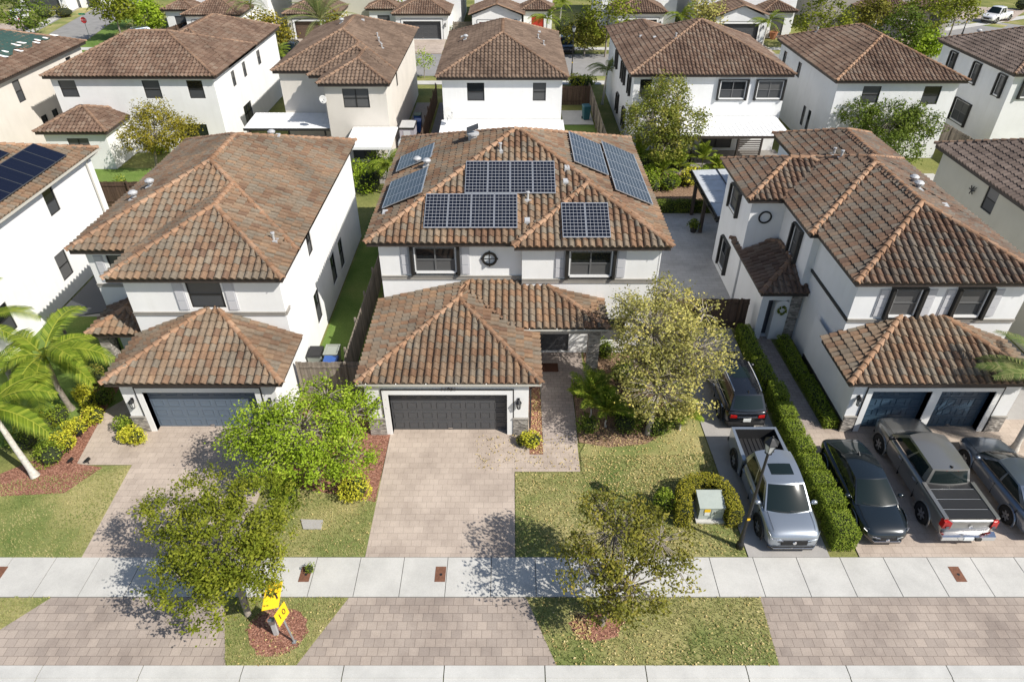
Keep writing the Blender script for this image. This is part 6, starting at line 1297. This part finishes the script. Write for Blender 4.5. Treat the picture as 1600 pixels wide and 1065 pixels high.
t = thing('garden_ornament', 'yellow flower shaped ornament above the lean to beside the left neighbour', 'ornament', (-19.5,31.9,0)); m = MB(); m.tube([(-19.5,31.9,0),(-19.5,31.9,2.7)], .02, 6); m.build('stake', M['dark'], t); m = MB()
for k in range(8): a_ = 2*PI*k/8; m.lathe([(0,-.06),(.10,-.02),(.10,.03),(0,.07)], (-19.5+.2*math.cos(a_),31.9+.1*math.sin(a_),2.75+.2*math.sin(a_)), 8)
m.build('petals', M['yellow'], t, True)
for k, (px_, py_, hh_, lb) in enumerate([(402,368,0,0)]): pass
def pot(label, x, y, r, lf_, mat='terra', n=220, tall=False):
    t = thing('potted_plant', label, 'potted plant', (x,y,0)); m = MB(); m.lathe([(0,0),(r*.7,0),(r,r*1.5),(r*1.08,r*1.5),(r*1.08,r*1.7),(r*.9,r*1.7),(r*.88,r*1.45),(0,r*1.45)], (x,y,0), 16); m.build('pot', M[mat], t); l = MB()
    for _ in range(n):
        d_ = Vector((random.gauss(0,1),random.gauss(0,1),abs(random.gauss(0,1)))).normalized()*U(.3,1); leafquad(l, (x+d_.x*r*1.9, y+d_.y*r*1.9, r*1.6+d_.z*r*(3.4 if tall else 2)), .16, .08, R())
    l.build('leaves', M[lf_], t)
x, y = G(1083,362,0); pot('dark potted plant on the grey patio near the pergola post', x, y, .25, 'lf_dark', 'plast', 400)
x, y = G(193,300,0); pot('spiky potted palm in a blue pot on the deck behind the left neighbour', x, y, .28, 'lf_palm', 'bluebin', 200, True)
x, y = G(1213,512,0); pot('pale pot at the arched entry of the right neighbour', x, y, .22, 'lf_hedge', 'barkw', 120)
for px_, lb in ((1165,'left terracotta pot cluster by the gabled house drive'),(1185,'middle terracotta pot by the gabled house drive'),(1207,'right terracotta pot by the gabled house drive')): x, y = G(px_,61,0); pot(lb, x, y, .5, 'lf_red', 'terra', 120)
t = thing('spotlight', 'small black garden spotlight at the bend of the left walk', 'garden light', (-16.6,18.5,0))
def spot(lb, px_, py_):
    x, y = G(px_,py_,0); t = thing('garden_light', lb, 'garden light', (x,y,0), 'black garden lights along the left mulch edge'); m = MB(); m.tube([(x,y,0),(x,y,.18)], .015, 5); m.build('spike', M['blackm'], t); m = MB(); m.tube([(x-.08,y-.05,.18),(x+.08,y+.05,.26)], [.05,.075], 8); m.build('lamp_head', M['blackm'], t)
bpy.data.objects.remove(t)
for px_, py_, lb in ((139,724,'garden light at the street corner of the left walk'),(113,724,'garden light furthest left at the mulch edge'),(108,708,'garden light second along the mulch edge'),(118,694,'garden light in the middle of the mulch edge'),(127,683,'garden light fourth along the mulch edge'),(137,673,'garden light nearest the entry on the mulch edge')): spot(lb, px_, py_)
m = MB(); m.box(1.0,2.2,25.3,25.95,.012,.03); tag(m.build('door_mat', M['mat']), 'dark brown mat on the porch floor of the middle house', 'door mat')
# stop sign on the side road
x, y = G(141,62,0); s = thing('stop_sign', 'red octagonal stop sign with a green street name plate at the upper left', 'stop sign', (x,y,0)); m = MB(); m.tube([(x,y,0),(x,y,3.0)], .035, 6); m.build('post', M['galv'], s)
def octo(r, d): return [(x+r*math.cos(PI/8+k*PI/4), y-d, 2.3+r*math.sin(PI/8+k*PI/4)) for k in range(8)]
m = MB(); m.face(octo(.42,.05)); m.build('border', M['plate'], s); m = MB(); m.face(octo(.39,.055)); bo = m.build('sign_board', M['red'], s); bo['_org'] = (x,y,0.0); text_mesh('lettering', 'STOP', .26, M['plate'], bo, (x,y-.06,2.3), (PI/2,0,0), .002)
m = MB(); m.box(x-.4,x+.4,y-.02,y+.02,2.9,3.1); m.build('street_plate', M['streetg'], s)

# ================================================================== LIGHT AND CAMERA
for o in bpy.data.objects:
    if '_org' in o: del o['_org']
sun_dir = Vector((4.87,-2.94,5.25)).normalized()
w_ = bpy.data.worlds.new('World'); bpy.context.scene.world = w_; w_.use_nodes = True; nt = w_.node_tree
sky = nt.nodes.new('ShaderNodeTexSky'); sky.sky_type = 'NISHITA'; sky.sun_disc = False; el = math.asin(sun_dir.z); sky.sun_elevation = el; sky.sun_rotation = math.atan2(sun_dir.x, sun_dir.y)
nt.links.new(sky.outputs[0], nt.nodes['Background'].inputs[0]); nt.nodes['Background'].inputs[1].default_value = .095
sl = bpy.data.lights.new('sun', 'SUN'); sl.energy = 4.7; sl.angle = math.radians(.5); sl.color = (1,.955,.88); so = bpy.data.objects.new('sun', sl); C.objects.link(so); so.rotation_euler = (-sun_dir).to_track_quat('-Z','Y').to_euler(); so.location = (20,-12,40)
cm = bpy.data.cameras.new('camera'); cm.lens = 24.0; cm.sensor_width = 36.0; cm.clip_end = 2000; co = bpy.data.objects.new('camera', cm); C.objects.link(co); co.location = (0,0,CH); co.rotation_euler = (PI/2-CT,0,0); bpy.context.scene.camera = co
sc = bpy.context.scene; sc.view_settings.view_transform = 'Standard'; sc.view_settings.look = 'None'; sc.view_settings.exposure = 0.34; sc.view_settings.gamma = 1
